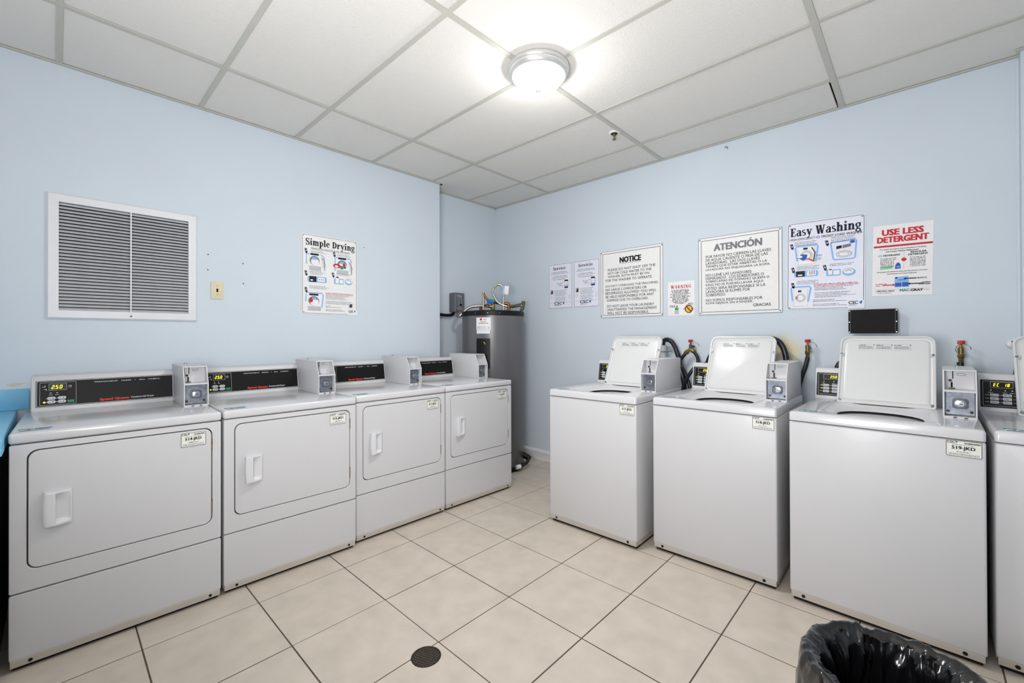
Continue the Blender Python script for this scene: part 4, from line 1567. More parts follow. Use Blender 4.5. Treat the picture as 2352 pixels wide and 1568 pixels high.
WD_ = [0.455, 0.42, 0.40, 0.45, 0, 0.505, 0.40, 0.485, 0.465, 0.40, 0, 0.45, 0.475, 0.405]
z = 0.420
for a, b in zip(LN, WD_):
    if a:
        x = 0.075 if z > 0.33 else (0.052 if z > 0.17 else 0.066)
        text(s['wording', 'ink'], a, x, z, 0.0225, f, b, 0.006)
        z -= 0.0317
    else:
        z -= 0.0215
s.build()
screws(o, [(0.008, h - 0.012), (w - 0.008, h - 0.012), (0.008, 0.014), (w - 0.008, 0.014)], 0.003)

o, s, w, h, f = sign('notice_sign', 1.490, 2.059, 1.443, 2.038, 'R', 'sign', 'square white notice sign in Spanish, grey heading over black capital lettering', 'sign')
line_frame(s, 'ink', w, h, 0.020, 0.003, f)
line_frame(s, 'ink_mid', w, h, 0.0, 0.0022, f)
text(s['heading', 'ink_grey'], 'ATENCION', w / 2 - 0.005, 0.487, 0.050, f, 0.325, 0.05, 'C')
stroke(s['heading', 'ink_grey'], [(w / 2 + 0.078, 0.5415), (w / 2 + 0.092, 0.5515)], 0.007, f)
LN = ['POR FAVOR NO CIERREN LAS LLAVES', 'DE AGUA CALIENTE O FRIA DE LAS', 'LAVADORAS.  LAS DOS LLAVES', 'TIENEN QUE ESTAR ABIERTAS O LA', 'LAVADORA NO ENJUAGARA LA ROPA.', '', 'NO LLENE LAS LAVADORES', 'DEMASIADO.  LOS EDREDONES O', 'SOBRECAMAS DE TOMANO QUEEN O', 'KING NO SE PUEDEN LAVAR AQUI.', 'USTED SERA RESPONSABLE SI LA', 'LAVADORA SE ROMPE POR', 'SOBREPESO', '', 'NO SOMOS RESPONSABLES POR', 'ROPA DEJADA SIN ATENDER.']
WD_ = [0.445, 0.425, 0.375, 0.42, 0.44, 0, 0.32, 0.40, 0.435, 0.40, 0.41, 0.31, 0.14, 0, 0.39, 0.33]
z = 0.437
for a, b in zip(LN, WD_):
    if a:
        text(s['wording', 'ink'], a, 0.055, z, 0.0205, f, b, 0.006)
        z -= 0.0256
    else:
        z -= 0.014
text(s['wording', 'ink'], 'GRACIAS', 0.385, 0.051, 0.021, f, 0.112, 0.015)
s.build()
screws(o, [(0.010, h - 0.012), (w - 0.014, h - 0.012), (0.014, 0.014), (w - 0.014, 0.014)], 0.003)


# --- service posters
def service(x0, x1, title, seed, label):
    o, s, w, h, f = sign('service_poster', x0, x1, 1.557, 2.008, 'R', 'sign_cool', label, 'poster', 0.0015, 0.001)
    line_frame(s, 'ink', w, h, 0.006, 0.0024, f, 0.002)
    serif(s['heading', 'ink'], title, w / 2 - 0.060 - 0.004 * len(title), h - 0.062, 0.12 + 0.008 * len(title) - 0.02, 0.030, f)
    g = s['small_print', 'ink_mid']
    for zz, a, b in ((h - 0.088, .17, .80), (h - 0.102, .12, .86), (h - 0.128, .22, .76), (h - 0.142, .16, .82), (h - 0.160, .2, .74)):
        greek(g, w * a, zz, w * b, 0.0062, f, seed)
    # pretend phone with a tag beside it
    px = w * 0.68
    flat(s['phone_picture', 'ink'], rrect(px, px + 0.044, h - 0.25, h - 0.168, 0.004, 2), f)
    frect(s['phone_screen', 'ink_white'], px + 0.0025, h - 0.222, px + 0.0415, h - 0.183, f + 0.0006)
    frect(s['phone_screen', 'ink_ltblue'], px + 0.0025, h - 0.238, px + 0.0415, h - 0.222, f + 0.0006)
    frect(s['phone_screen', 'ink_red'], px + 0.008, h - 0.205, px + 0.036, h - 0.2025, f + 0.0010)
    ring(s['plate_picture', 'ink_pale'], rrect(w * .34, w * .66, h - 0.238, h - 0.188, 0.002, 2), rrect(w * .34 + 0.001, w * .66 - 0.001, h - 0.237, h - 0.189, 0.002, 2), f)
    greek(g, w * .37, h - 0.205, w * .6, 0.008, f, seed + 2)
    greek(g, w * .44, h - 0.222, w * .56, 0.008, f, seed + 2)
    stroke(s['arrow', 'ink_red'], [(w * .56, h - 0.222), (w * .63, h - 0.232)], 0.0025, f)
    stroke(s['arrow', 'ink_red'], [(w * .58, h - 0.192), (w * .66, h - 0.190)], 0.0025, f)
    for k in range(9):
        greek(g, w * 0.27, h - 0.270 - k * 0.0125 - (0.006 if k > 4 else 0), w * (0.72 if k % 3 else 0.78), 0.0046, f, seed + k)
    frect(s['small_picture', 'ink_pale'], w * .07, h - 0.302, w * .21, h - 0.258, f)
    flat(s['small_picture', 'ink_navy'], [(w * .10, h - 0.30), (w * .18, h - 0.30), (w * .185, h - 0.272), (w * .15, h - 0.262), (w * .125, h - 0.275)], f + 0.0006)
    ring(s['small_picture', 'ink_grey'], ell(w * .125, h - 0.335, 0.013, 0.016, 14), ell(w * .125, h - 0.335, 0.0115, 0.0145, 14), f)
    stroke(s['small_picture', 'ink_grey'], [(w * .84, h - 0.35), (w * .88, h - 0.315), (w * .93, h - 0.318), (w * .90, h - 0.352), (w * .85, h - 0.357), (w * .84, h - 0.35)], 0.0016, f)
    frect(g, w * 0.06, h - 0.388, w * 0.94, h - 0.387, f)
    csc(s, w * 0.25, 0.040, 0.027, f, w * 0.33)
    s.build()


service(-0.011, 0.282, 'Service', 11, 'narrow white service poster in English, leftmost paper on the right wall')
service(0.300, 0.590, 'Servicio', 21, 'narrow white service poster in Spanish touching the left edge of the notice sign')

# --- warning sheet
o, s, w, h, f = sign('warning_sheet', 1.241, 1.457, 1.446, 1.722, 'R', 'paper', 'small paper warning sheet with red heading between the two big notices', 'poster', 0.001, 0.001)
serif(s['heading', 'ink_red'], 'WARNING', 0.024, h - 0.055, 0.168, 0.026, f, 0.03)
for k in range(11):
    a = (0.03, 0.03, 0.035, 0.02, 0.04, 0.018, 0.038, 0.036, 0.034, 0.044, 0.062)[k]
    greek(s['small_print', 'ink'], a, h - 0.073 - k * 0.0107, w - a - 0.012, 0.0076, f, 30 + k, 0.7)
serif(s['answer', 'ink'], 'YES', 0.012, 0.068, 0.05, 0.017, f)
serif(s['answer', 'ink'], 'NO', 0.165, 0.082, 0.04, 0.017, f)
flat(s['bottle_picture', 'ink_ltgreen'], rrect(0.058, 0.088, 0.040, 0.068, 0.006, 3), f)
frect(s['bottle_picture', 'ink_green'], 0.060, 0.048, 0.086, 0.060, f + 0.0006)
flat(s['bottle_picture', 'ink_pale'], rrect(0.056, 0.090, 0.012, 0.040, 0.004, 3), f)
flat(s['bottle_picture', 'ink_mid'], [(0.068, 0.068), (0.078, 0.068), (0.082, 0.082), (0.072, 0.08)], f)
flat(s['powder_picture', 'ink_pink'], [(0.128, 0.050), (0.158, 0.090), (0.212, 0.052), (0.182, 0.016)], f)
flat(s['powder_picture', 'ink_yellow'], ell(0.171, 0.050, 0.026, 0.026, 20), f + 0.0006)
ring(s['ban_sign', 'ink'], ell(0.171, 0.050, 0.031, 0.031, 22), ell(0.171, 0.050, 0.025, 0.025, 22), f + 0.0012)
stroke(s['ban_sign', 'ink'], [(0.152, 0.070), (0.190, 0.030)], 0.007, f + 0.0012)
s.build()


# --- instruction signs
def step_arrow(s, x, z, u, f):
    s.sfx = 'a%.3f%.3f' % (x, z)
    flat(s['step_arrow', 'ink_navy'], [(x, z), (x + u * .8, z + u * .2), (x + u, z - u * 1.1), (x + u * 1.15, z - u * 1.0), (x + u * 0.85, z - u * 1.7), (x + u * .15, z - u * 1.35), (x + u * .32, z - u * 1.28)], f)
    flat(s['step_number', 'ink_white'], [(x + u * .38, z - u * .3), (x + u * .62, z - u * .25), (x + u * .72, z - u * .85), (x + u * .5, z - u * .9)], f + 0.0006)
    greek(s['step_number', 'ink_mid'], x - u * .1, z + u * .12, x + u * .7, u * .22, f, 2)
    s.sfx = ''


def blue_frame(s, pts, wd, f):
    s.sfx = 'p%.3f%.3f' % pts[0]
    stroke(s['picture_frame', 'ink_ltblue'], pts, wd, f)


def mini_dryer(s, x, z, w, h, f, open_=True, load=None):
    p = 'dryer_picture'
    frect(s[p, 'ink_white'], x, z, x + w, z + h, f + 0.0004)
    frect(s[p, 'ink_pale'], x, z, x + w, z + h * 0.26, f + 0.0008)
    stroke(s[p, 'ink_grey'], [(x, z), (x + w, z)], 0.0016, f + 0.001)
    frect(s[p, 'ink_navy'], x + w * .1, z + h * .94, x + w * .8, z + h * 1.06, f + 0.0012)
    flat(s[p, 'ink_grey'], ell(x + w * .45, z + h * .6, w * .42, h * .30, 18), f + 0.0012)
    flat(s[p, 'ink_white'], ell(x + w * .48, z + h * .54, w * .34, h * .24, 18), f + 0.0016)
    flat(s[p, 'ink_ltblue'], [(x + w * .16, z + h * .66), (x + w * .72, z + h * .66), (x + w * .6, z + h * .82), (x + w * .3, z + h * .82)], f + 0.0018)
    if open_:
        stroke(s[p, 'ink_mid'], [(x + w * 1.0, z + h * .86), (x + w * 1.24, z + h * .72), (x + w * 1.34, z + h * .4), (x + w * 1.3, z)], [0.002, 0.004, 0.005, 0.003], f + 0.0012)
        stroke(s[p, 'ink_pale'], [(x + w * 1.08, z + h * .78), (x + w * 1.2, z + h * .5), (x + w * 1.22, z + h * .2)], 0.006, f + 0.001)
    if load:
        flat(s[p, 'ink_red'], ell(x - w * .02, z + h * .5, w * .34, h * .14, 12), f + 0.002)
        flat(s[p, 'ink_green'], ell(x + w * .42, z + h * .42, w * .16, h * .12, 8), f + 0.0022)
        flat(s[p, 'ink_blue'], ell(x + w * .68, z + h * .45, w * .12, h * .09, 8), f + 0.0022)
        flat(s[p, 'ink_red'], ell(x + w * .62, z + h * .6, w * .14, h * .12, 8), f + 0.002)
        flat(s[p, 'ink_white'], ell(x - w * .06, z + h * .46, w * .16, h * .07, 8), f + 0.0024)


o, s, w, h, f = sign('drying_sign', 1.262, 1.697, 1.454, 2.056, 'L', 'sign', 'tall white drying instruction sign with small dryer pictures on the left wall', 'sign', 0.003, 0.012)
line_frame(s, 'ink', w, h, 0.006, 0.002, f, 0.01)
serif(s['heading', 'ink'], 'Simple Drying', 0.028, h - 0.082, w - 0.050, 0.050, f, 0.0)
text(s['subheading', 'ink_mid'], 'SINGLE/LOAD/STACK DRYERS', 0.070, h - 0.113, 0.016, f, 0.30)
U = 0.020
for (px, pz) in ((0.022, 0.487), (0.235, 0.487), (0.022, 0.320), (0.226, 0.325), (0.022, 0.195)):
    step_arrow(s, px, pz, U, f)
g = s['small_print', 'ink_grey']
for px, pz, n in ((0.07, 0.476, 2), (0.268, 0.474, 2), (0.06, 0.325, 4), (0.265, 0.332, 3), (0.055, 0.212, 3)):
    for k in range(n):
        greek(g, px, pz - k * 0.0085, px + (0.09, 0.115, 0.10)[k % 3] + (0.03 if px < 0.06 else 0), 0.0044, f, 40 + k)
blue_frame(s, [(0.036, 0.375), (0.036, 0.452), (0.15, 0.452), (0.168, 0.436), (0.168, 0.42)], 0.008, f)
mini_dryer(s, 0.055, 0.335, 0.088, 0.118, f)
blue_frame(s, [(0.252, 0.345), (0.252, 0.452), (0.37, 0.452), (0.384, 0.438), (0.384, 0.42)], 0.008, f)
mini_dryer(s, 0.268, 0.325, 0.09, 0.122, f, True, True)
s.sfx = 'control'
flat(s['picture_frame', 'ink_ltblue'], rrect(0.044, 0.186, 0.243, 0.287, 0.010, 3), f)
frect(s['control_picture', 'ink_navy'], 0.056, 0.243, 0.108, 0.287, f + 0.0006)
frect(s['control_picture', 'ink_white'], 0.118, 0.250, 0.172, 0.280, f + 0.0006)
for k in range(3):
    frect(s['control_picture', 'ink'], 0.128 + k * 0.014, 0.262, 0.134 + k * 0.014, 0.268, f + 0.001)
frect(s['control_picture', 'ink_white'], 0.064, 0.252, 0.082, 0.262, f + 0.001)
s.sfx = 'coin'
flat(s['picture_frame', 'ink_ltblue'], rrect(0.244, 0.32, 0.243, 0.287, 0.006, 3), f)
frect(s['coin_picture', 'ink_white'], 0.256, 0.250, 0.282, 0.292, f + 0.0006)
frect(s['coin_picture', 'ink'], 0.260, 0.292, 0.280, 0.301, f + 0.001)
frect(s['coin_picture', 'ink_white'], 0.288, 0.250, 0.315, 0.280, f + 0.0006)
s.sfx = 'hand'
flat(s['picture_frame', 'ink_ltblue'], ell(0.362, 0.268, 0.032, 0.026, 18), f)
flat(s['coin_picture', 'ink_white'], ell(0.364, 0.272, 0.028, 0.018, 16), f + 0.0006)
stroke(s['coin_picture', 'ink_mid'], [(0.345, 0.276), (0.365, 0.283), (0.385, 0.268)], 0.003, f + 0.001)
blue_frame(s, [(0.030, 0.095), (0.034, 0.162), (0.15, 0.162), (0.160, 0.150), (0.150, 0.052)], 0.008, f)
mini_dryer(s, 0.046, 0.030, 0.095, 0.118, f, False)
flat(s['dryer_picture', 'ink_red'], ell(0.068, 0.105, 0.014, 0.018, 12), f + 0.0026)
s.sfx = ''
for k in range(2):
    greek(s['red_print', 'ink_red'], 0.178, 0.166 - k * 0.0085, 0.40 + 0.004 * k, 0.0055, f, 60 + k, 0.95)
for k in range(14):
    if k in (4, 8, 11):
        continue
    greek(g, 0.178, 0.148 - k * 0.0092, (0.37, 0.34, 0.33, 0.35, 0, 0.385, 0.36, 0.40, 0, 0.22, 0.30, 0, 0.31, 0.33)[k], 0.0048, f, 70 + k, 0.92)
frect(s['small_picture', 'ink_pale'], 0.362, 0.060, 0.396, 0.096, f)
flat(s['small_picture', 'ink_navy'], [(0.368, 0.064), (0.388, 0.064), (0.390, 0.084), (0.38, 0.092), (0.372, 0.08)], f + 0.0006)
frect(s['logo_ground', 'sign'], 0.350, 0.003, w - 0.0035, 0.045, f + 0.0004)
csc(s, 0.362, 0.024, 0.016, f + 0.001, 0.040)
s.build()
screws(o, [(0.016, h - 0.014), (w - 0.016, h - 0.014), (0.016, 0.016)], 0.003, 'metal', 0.004)


def mini_washer(s, x, z, w, h, f, full=True):
    p = 'washer_picture'
    frect(s[p, 'ink_white'], x, z, x + w, z + h, f + 0.0006)
    ring(s[p, 'ink_pale'], [(x, z), (x + w, z), (x + w, z + h), (x, z + h)], [(x + .0012, z + .0012), (x + w - .0012, z + .0012), (x + w - .0012, z + h - .0012), (x + .0012, z + h - .0012)], f + 0.0008)
    frect(s[p, 'ink_navy'], x + w * .3, z + h * .84, x + w * .56, z + h * .95, f + 0.001)
    cx, cz, r = x + w * .5, z + h * .5, w * .37
    flat(s[p, 'ink_pale'], ell(cx, cz, r, r, 20), f + 0.001)
    flat(s[p, 'ink_white'], ell(cx, cz, r * .82, r * .82, 20), f + 0.0014)
    ring(s[p, 'ink_grey'], ell(cx, cz, r * .72, r * .72, 20), ell(cx, cz, r * .64, r * .64, 20), f + 0.0018)


o, s, w, h, f = sign('washing_sign', 2.083, 2.503, 1.456, 2.048, 'R', 'sign_cool', 'tall white washing instruction sign with small washer pictures on the right wall', 'sign', 0.003, 0.012, 0.012)
line_frame(s, 'ink', w, h, 0.006, 0.0022, f, 0.012)
serif(s['heading', 'ink_navy'], 'Easy Washing', 0.018, h - 0.092, w - 0.038, 0.058, f, 0.0)
text(s['subheading', 'ink_mid'], 'HIGH-EFFICIENCY', 0.016, h - 0.121, 0.0155, f, 0.145, 0.01)
ring(s['picture_frame', 'ink_blue'], ell(0.176, h - 0.113, 0.011, 0.008, 16), ell(0.176, h - 0.113, 0.008, 0.005, 16), f)
text(s['subheading', 'ink'], 'FRONT LOAD WASHER', 0.196, h - 0.121, 0.0165, f, 0.208, 0.015)
for (px, pz) in ((0.018, 0.445), (0.214, 0.445), (0.026, 0.285), (0.204, 0.285), (0.026, 0.18)):
    step_arrow(s, px, pz, 0.020, f)
g = s['small_print', 'ink_grey']
for px, pz, n in ((0.044, 0.455, 3), (0.246, 0.462, 4), (0.058, 0.290, 3), (0.240, 0.290, 2), (0.058, 0.192, 3)):
    for k in range(n):
        greek(g, px, pz - k * 0.0095, px + (0.125, 0.115, 0.13)[k % 3], 0.005, f, 90 + k)
blue_frame(s, [(0.060, 0.33), (0.048, 0.42), (0.056, 0.430), (0.17, 0.430), (0.176, 0.42), (0.165, 0.32)], 0.009, f)
mini_washer(s, 0.066, 0.305, 0.094, 0.118, f)
flat(s['washer_picture', 'ink_blue'], [(0.056, 0.350), (0.082, 0.374), (0.118, 0.370), (0.112, 0.340), (0.094, 0.330), (0.070, 0.348)], f + 0.003)
flat(s['washer_picture', 'ink_white'], ell(0.075, 0.358, 0.016, 0.009, 8), f + 0.0034)
flat(s['washer_picture', 'ink_orange'], [(0.108, 0.346), (0.130, 0.332), (0.150, 0.318), (0.150, 0.330), (0.130, 0.342)], f + 0.003)
stroke(s['washer_picture', 'ink_mid'], [(0.142, 0.415), (0.160, 0.38), (0.152, 0.32)], 0.007, f + 0.0026)
s.sfx = 'food'
text(s['small_print', 'ink'], 'FOO', 0.168, 0.352, 0.011, f, 0.030)
ring(s['small_print', 'ink_navy'], ell(0.183, 0.336, 0.008, 0.008, 12), ell(0.183, 0.336, 0.006, 0.006, 12), f)
blue_frame(s, [(0.244, 0.43), (0.258, 0.325), (0.266, 0.318), (0.362, 0.318), (0.370, 0.326), (0.376, 0.432), (0.366, 0.438), (0.244, 0.430)], 0.008, f)
flat(s['washer_picture', 'ink_pale'], ell(0.314, 0.352, 0.042, 0.022, 20), f + 0.0008)
flat(s['washer_picture', 'ink_white'], ell(0.312, 0.350, 0.034, 0.016, 20), f + 0.0012)
ring(s['washer_picture', 'ink_grey'], ell(0.312, 0.350, 0.028, 0.013, 20), ell(0.312, 0.350, 0.025, 0.011, 20), f + 0.0016)
flat(s['washer_picture', 'ink_navy'], [(0.274, 0.385), (0.302, 0.390), (0.302, 0.408), (0.274, 0.404)], f + 0.0008)
flat(s['washer_picture', 'ink_grey'], [(0.306, 0.388), (0.348, 0.396), (0.348, 0.414), (0.306, 0.408)], f + 0.0008)
flat(s['washer_picture', 'ink_blue'], ell(0.356, 0.424, 0.014, 0.009, 10), f + 0.0012)
s.sfx = 'control'
flat(s['picture_frame', 'ink_ltblue'], rrect(0.044, 0.178, 0.222, 0.262, 0.012, 3), f)
frect(s['control_picture', 'ink_navy'], 0.054, 0.224, 0.104, 0.262, f + 0.0006)
frect(s['control_picture', 'ink_white'], 0.116, 0.228, 0.166, 0.258, f + 0.0006)
for k in range(6):
    frect(s['control_picture', 'ink'], 0.130 + (k % 3) * 0.012, 0.236 + (k // 3) * 0.011, 0.135 + (k % 3) * 0.012, 0.243 + (k // 3) * 0.011, f + 0.001)
frect(s['control_picture', 'ink_white'], 0.064, 0.230, 0.090, 0.238, f + 0.001)
s.sfx = 'coin'
flat(s['picture_frame', 'ink_ltblue'], rrect(0.222, 0.298, 0.216, 0.256, 0.006, 3), f)
frect(s['coin_picture', 'ink_white'], 0.232, 0.224, 0.254, 0.262, f + 0.0006)
frect(s['coin_picture', 'ink'], 0.236, 0.254, 0.252, 0.260, f + 0.001)
frect(s['coin_picture', 'ink_white'], 0.260, 0.222, 0.292, 0.250, f + 0.0006)
s.sfx = 'hand'
flat(s['picture_frame', 'ink_ltblue'], ell(0.340, 0.234, 0.034, 0.024, 18), f)
flat(s['coin_picture', 'ink_white'], ell(0.338, 0.238, 0.026, 0.016, 16), f + 0.0006)
stroke(s['coin_picture', 'ink_mid'], [(0.322, 0.240), (0.342, 0.248), (0.354, 0.238)], 0.003, f + 0.001)
blue_frame(s, [(0.034, 0.062), (0.026, 0.150), (0.034, 0.156), (0.130, 0.156), (0.138, 0.148), (0.124, 0.055)], 0.009, f)
mini_washer(s, 0.042, 0.026, 0.078, 0.112, f)
s.sfx = ''
for a, b in (((0.052, 0.092), (0.066, 0.074)), ((0.066, 0.092), (0.052, 0.074))):
    stroke(s['red_cross', 'ink_red'], [a, b], 0.0035, f + 0.003)
for k in range(2):
    greek(s['red_print', 'ink_red'], 0.155, 0.164 - k * 0.009, 0.385 + 0.004 * k, 0.0065, f, 110 + k, 0.97)
for k in range(14):
    if k in (3, 8, 11):
        continue
    greek(g, 0.160 if k < 8 else 0.150, 0.146 - k * 0.0094, (0.36, 0.31, 0.33, 0, 0.35, 0.33, 0.375, 0.30, 0, 0.27, 0.33, 0, 0.29, 0.33)[k], 0.0052, f, 120 + k, 0.95)
frect(s['logo_ground', 'sign_cool'], 0.335, 0.003, w - 0.0035, 0.050, f + 0.0004)
csc(s, 0.340, 0.028, 0.020, f + 0.001, 0.046)
s.build()
screws(o, [(0.016, h - 0.016), (w - 0.016, h - 0.016), (0.016, 0.016)], 0.003, 'metal', 0.005)

# --- detergent poster
o, s, w, h, f = sign('detergent_poster', 2.538, 2.806, 1.523, 1.950, 'R', 'paper', 'white paper poster with red heading and red bar, rightmost on the right wall', 'poster', 0.001, 0.001, 0.02)
text(s['heading', 'ink_red'], 'USE LESS', w / 2, h - 0.062, 0.035, f, 0.182, 0.055, 'C')
text(s['heading', 'ink_red'], 'DETERGENT', w / 2, h - 0.105, 0.034, f, 0.226, 0.055, 'C')
frect(s['red_bar', 'ink_red'], 0.004, h - 0.133, w - 0.002, h - 0.122, f)
g = s['wording', 'ink']
text(g, 'Too Much Detergent Leaves Residue in Clothing', w / 2, h - 0.151, 0.0075, f, 0.205, 0.03, 'C')
text(g, 'and Causes Washer Malfunction!', w / 2, h - 0.164, 0.0075, f, 0.145, 0.03, 'C')
ring(s['small_picture', 'ink_ltblue'], ell(0.034, h - 0.184, 0.010, 0.006, 14), ell(0.034, h - 0.184, 0.006, 0.003, 14), f)
text(g, 'DETERGENT', 0.050, h - 0.188, 0.0095, f, 0.078, 0.04)
text(g, 'REGULAR', 0.172, h - 0.178, 0.0095, f, 0.068, 0.04)
text(g, 'DETERGENT', 0.162, h - 0.192, 0.0095, f, 0.085, 0.04)
sp_ = s['small_print', 'ink_mid']
for k in range(7):
    greek(sp_, 0.036, h - 0.203 - k * 0.0085, 0.10 if k > 1 else 0.112, 0.005, f, 140 + k)
    greek(sp_, 0.170, h - 0.206 - k * 0.0085, 0.238, 0.005, f, 150 + k)
frect(sp_, 0.1425, h - 0.27, 0.1432, h - 0.17, f)
flat(s['red_dot', 'ink_red'], ell(0.143, h - 0.214, 0.0115, 0.0105, 18), f + 0.0006)
flat(s['green_bar', 'ink_ltgreen'], [(0.036, h - 0.268), (0.092, h - 0.264), (0.092, h - 0.248), (0.036, h - 0.251)], f)
flat(s['bottle_picture', 'ink_blue'], [(0.104, h - 0.268), (0.130, h - 0.266), (0.128, h - 0.240), (0.120, h - 0.230), (0.112, h - 0.232), (0.105, h - 0.246)], f)
flat(s['bottle_picture', 'ink_ltblue'], ell(0.118, h - 0.256, 0.009, 0.004, 12), f + 0.0006)
text(g, 'Detergent & Additives Must Be Placed Into Correct', w / 2, h - 0.287, 0.0070, f, 0.222, 0.03, 'C')
text(g, 'Compartment or Product Dispenser', w / 2, h - 0.300, 0.0070, f, 0.135, 0.03, 'C')
flat(s['tray_picture', 'ink_ltblue'], [(0.104, h - 0.378), (0.168, h - 0.378), (0.164, h - 0.314), (0.104, h - 0.317)], f)
frect(s['tray_picture', 'ink_blue'], 0.106, h - 0.374, 0.134, h - 0.352, f + 0.0006)
frect(s['tray_picture', 'ink_blue'], 0.138, h - 0.374, 0.164, h - 0.350, f + 0.0006)
frect(s['tray_picture', 'ink_navy'], 0.106, h - 0.326, 0.116, h - 0.318, f + 0.0006)
frect(s['tray_picture', 'ink_mid'], 0.120, h - 0.336, 0.150, h - 0.333, f + 0.0006)
for x0_, x1_, zz, mk in ((0.200, 0.142, h - 0.328, 'ink'), (0.232, 0.160, h - 0.360, 'ink'), (0.048, 0.108, h - 0.363, 'ink_red')):
    stroke(s['arrow', mk], [(x0_, zz), (x1_ + (0.01 if x1_ < x0_ else -0.01), zz)], 0.0055, f + 0.001)
    d_ = 0.012 if x1_ < x0_ else -0.012
    flat(s['arrow', mk], [(x1_, zz), (x1_ + d_, zz + 0.007), (x1_ + d_, zz - 0.007)], f + 0.001)
text(g, 'BLEACH', 0.204, h - 0.331, 0.0075, f, 0.038, 0.04)
text(g, 'FABRIC', 0.226, h - 0.358, 0.007, f, 0.034, 0.04)
text(g, 'SOFTENER', 0.210, h - 0.368, 0.007, f, 0.05, 0.04)
greek(s['red_print', 'ink_red'], 0.016, h - 0.358, 0.072, 0.006, f, 5)
text(s['red_print', 'ink_red'], 'ONLY', 0.016, h - 0.369, 0.006, f, 0.022, 0.03)
frect(sp_, 0.014, h - 0.389, w - 0.012, h - 0.3883, f)
text(g, '1-800-MAC-GRAY', 0.018, h - 0.402, 0.0075, f, 0.086, 0.04)
text(s['logo', 'ink_teal'], 'MAC-', 0.128, h - 0.404, 0.0135, f, 0.046, 0.05)
text(s['logo', 'ink_navy'], 'GRAY', 0.176, h - 0.404, 0.0135, f, 0.052, 0.05)
greek(sp_, 0.026, h - 0.412, 0.09, 0.004, f, 6)
greek(sp_, 0.232, h - 0.398, 0.258, 0.003, f, 7)
s.build()

# ================================================================== OTHER WALL AND CEILING THINGS
# return air grille
gr = empty('return_air_grille', (XL, -0.02, 1.382), math.pi / 2)
tag(gr, 'large white louvered return air grille on the left wall above the dryers', 'air vent')
GW, GH, FI, t = 0.648, 0.668, 0.046, 0.026
bm = NB()


def R4(x0, x1, z0, z1, y):
    return [(x0, y, z0), (x1, y, z0), (x1, y, z1), (x0, y, z1)]


loft(bm, [R4(0, GW, 0, GH, 0), R4(0, GW, 0, GH, -0.008), R4(0.008, GW - 0.008, 0.008, GH - 0.008, -0.016), R4(FI, GW - FI, FI, GH - FI, -0.020), R4(FI, GW - FI, FI, GH - FI, -0.002)], False, False)
obj('frame', bm, M['frame'], gr, angle=15)
bm = NB()
box(bm, FI - 0.004, GW - FI + 0.004, -0.0022, -0.0005, FI - 0.004, GH - FI + 0.004)
obj('dark_duct', bm, M['dark_hole'], gr)
NL = 32
lz0, pitch_ = FI, (GH - 2 * FI) / NL
me_l = None
for k in range(NL):
    if me_l is None:
        bm = NB()
        prism(bm, [(-0.0175, 0.0), (-0.0165, 0.0012), (-0.004, 0.0145), (-0.0028, 0.0138), (-0.0155, 0.0)][::-1], FI, GW - FI, 'yz')
        o = obj('louver', bm, M['louver'], gr)
        me_l = o.data
    else:
        o = bpy.data.objects.new('louver', me_l)
        COL.objects.link(o)
        o.parent = gr
    o.location = (0, 0, lz0 + k * pitch_ + 0.001)
bm = NB()
box(bm, GW / 2 + 0.006, GW / 2 + 0.012, -0.0215, -0.017, FI, GH - FI)
obj('mullion', bm, M['frame'], gr)
bm = NB()
cyl(bm, (GW / 2 + 0.01, -0.0205, 0.022), (GW / 2 + 0.01, -0.018, 0.022), 0.005, 10)
obj('screw', bm, M['rust'], gr)

# switch plate
sw = empty('switch_plate', (XL, 0.702, 1.530), math.pi / 2)
tag(sw, 'ivory switch plate with an empty toggle slot beside the air grille', 'switch plate')
bm = NB()
prism(bm, rrect(0, 0.068, 0, 0.114, 0.004, 3), -0.007, 0.0, 'xz', 0.002)
obj('plate', bm, M['beige'], sw)
bm = NB()
box(bm, 0.029, 0.039, -0.0078, -0.006, 0.046, 0.068)
obj('toggle_slot', bm, M['dark_hole'], sw)
for z in (0.029, 0.086):
    bm = NB()
    cyl(bm, (0.034, -0.0082, z), (0.034, -0.0065, z), 0.0022, 8)
    obj('screw', bm, M['drain'], sw)

# black wall box
bb = empty('wall_box', (2.426, YR, 1.294))
tag(bb, 'small black box screwed to the wall under the washing instruction sign', 'box')
bm = NB()
box(bm, 0.010, 0.221, -0.052, -0.012, 0.004, 0.142, 0.003)
obj('housing', bm, M['black_box'], bb)
bm = NB()
prism(bm, rrect(0, 0.231, 0, 0.146, 0.006, 3), -0.056, -0.052, 'xz')
obj('faceplate', bm, M['black_box'], bb)
bm = NB()
box(bm, 0.03, 0.2, -0.012, 0.0, 0.02, 0.12)
obj('backplate', bm, M['black_metal'], bb)
for x in (0.005, 0.226):
    for z in (0.008, 0.07, 0.138):
        bm = NB()
        cyl(bm, (x, -0.058, z), (x, -0.056, z), 0.0026, 8)
        obj('screw', bm, M['chrome'], bb)
    bm = NB()
    q = 0.010 if x < 0.1 else 0.221
    box(bm, q - 0.0007, q + 0.0007, -0.0566, -0.056, 0.002, 0.144)
    obj('edge_groove', bm, M['ink_grey'], bb)

# wall hook near the ceiling
bm = NB()
tube(bm, [(1.690, YR, 2.695), (1.692, YR - 0.014, 2.697), (1.704, YR - 0.018, 2.698), (1.711, YR - 0.018, 2.688), (1.707, YR - 0.018, 2.678)], 0.0018, 6, 4)
tag(obj('wire_hook', bm, M['black_metal'], None), 'tiny dark wire hook high on the right wall under the ceiling', 'hook')

# ceiling lamps
LX, LY = 1.238, 1.812


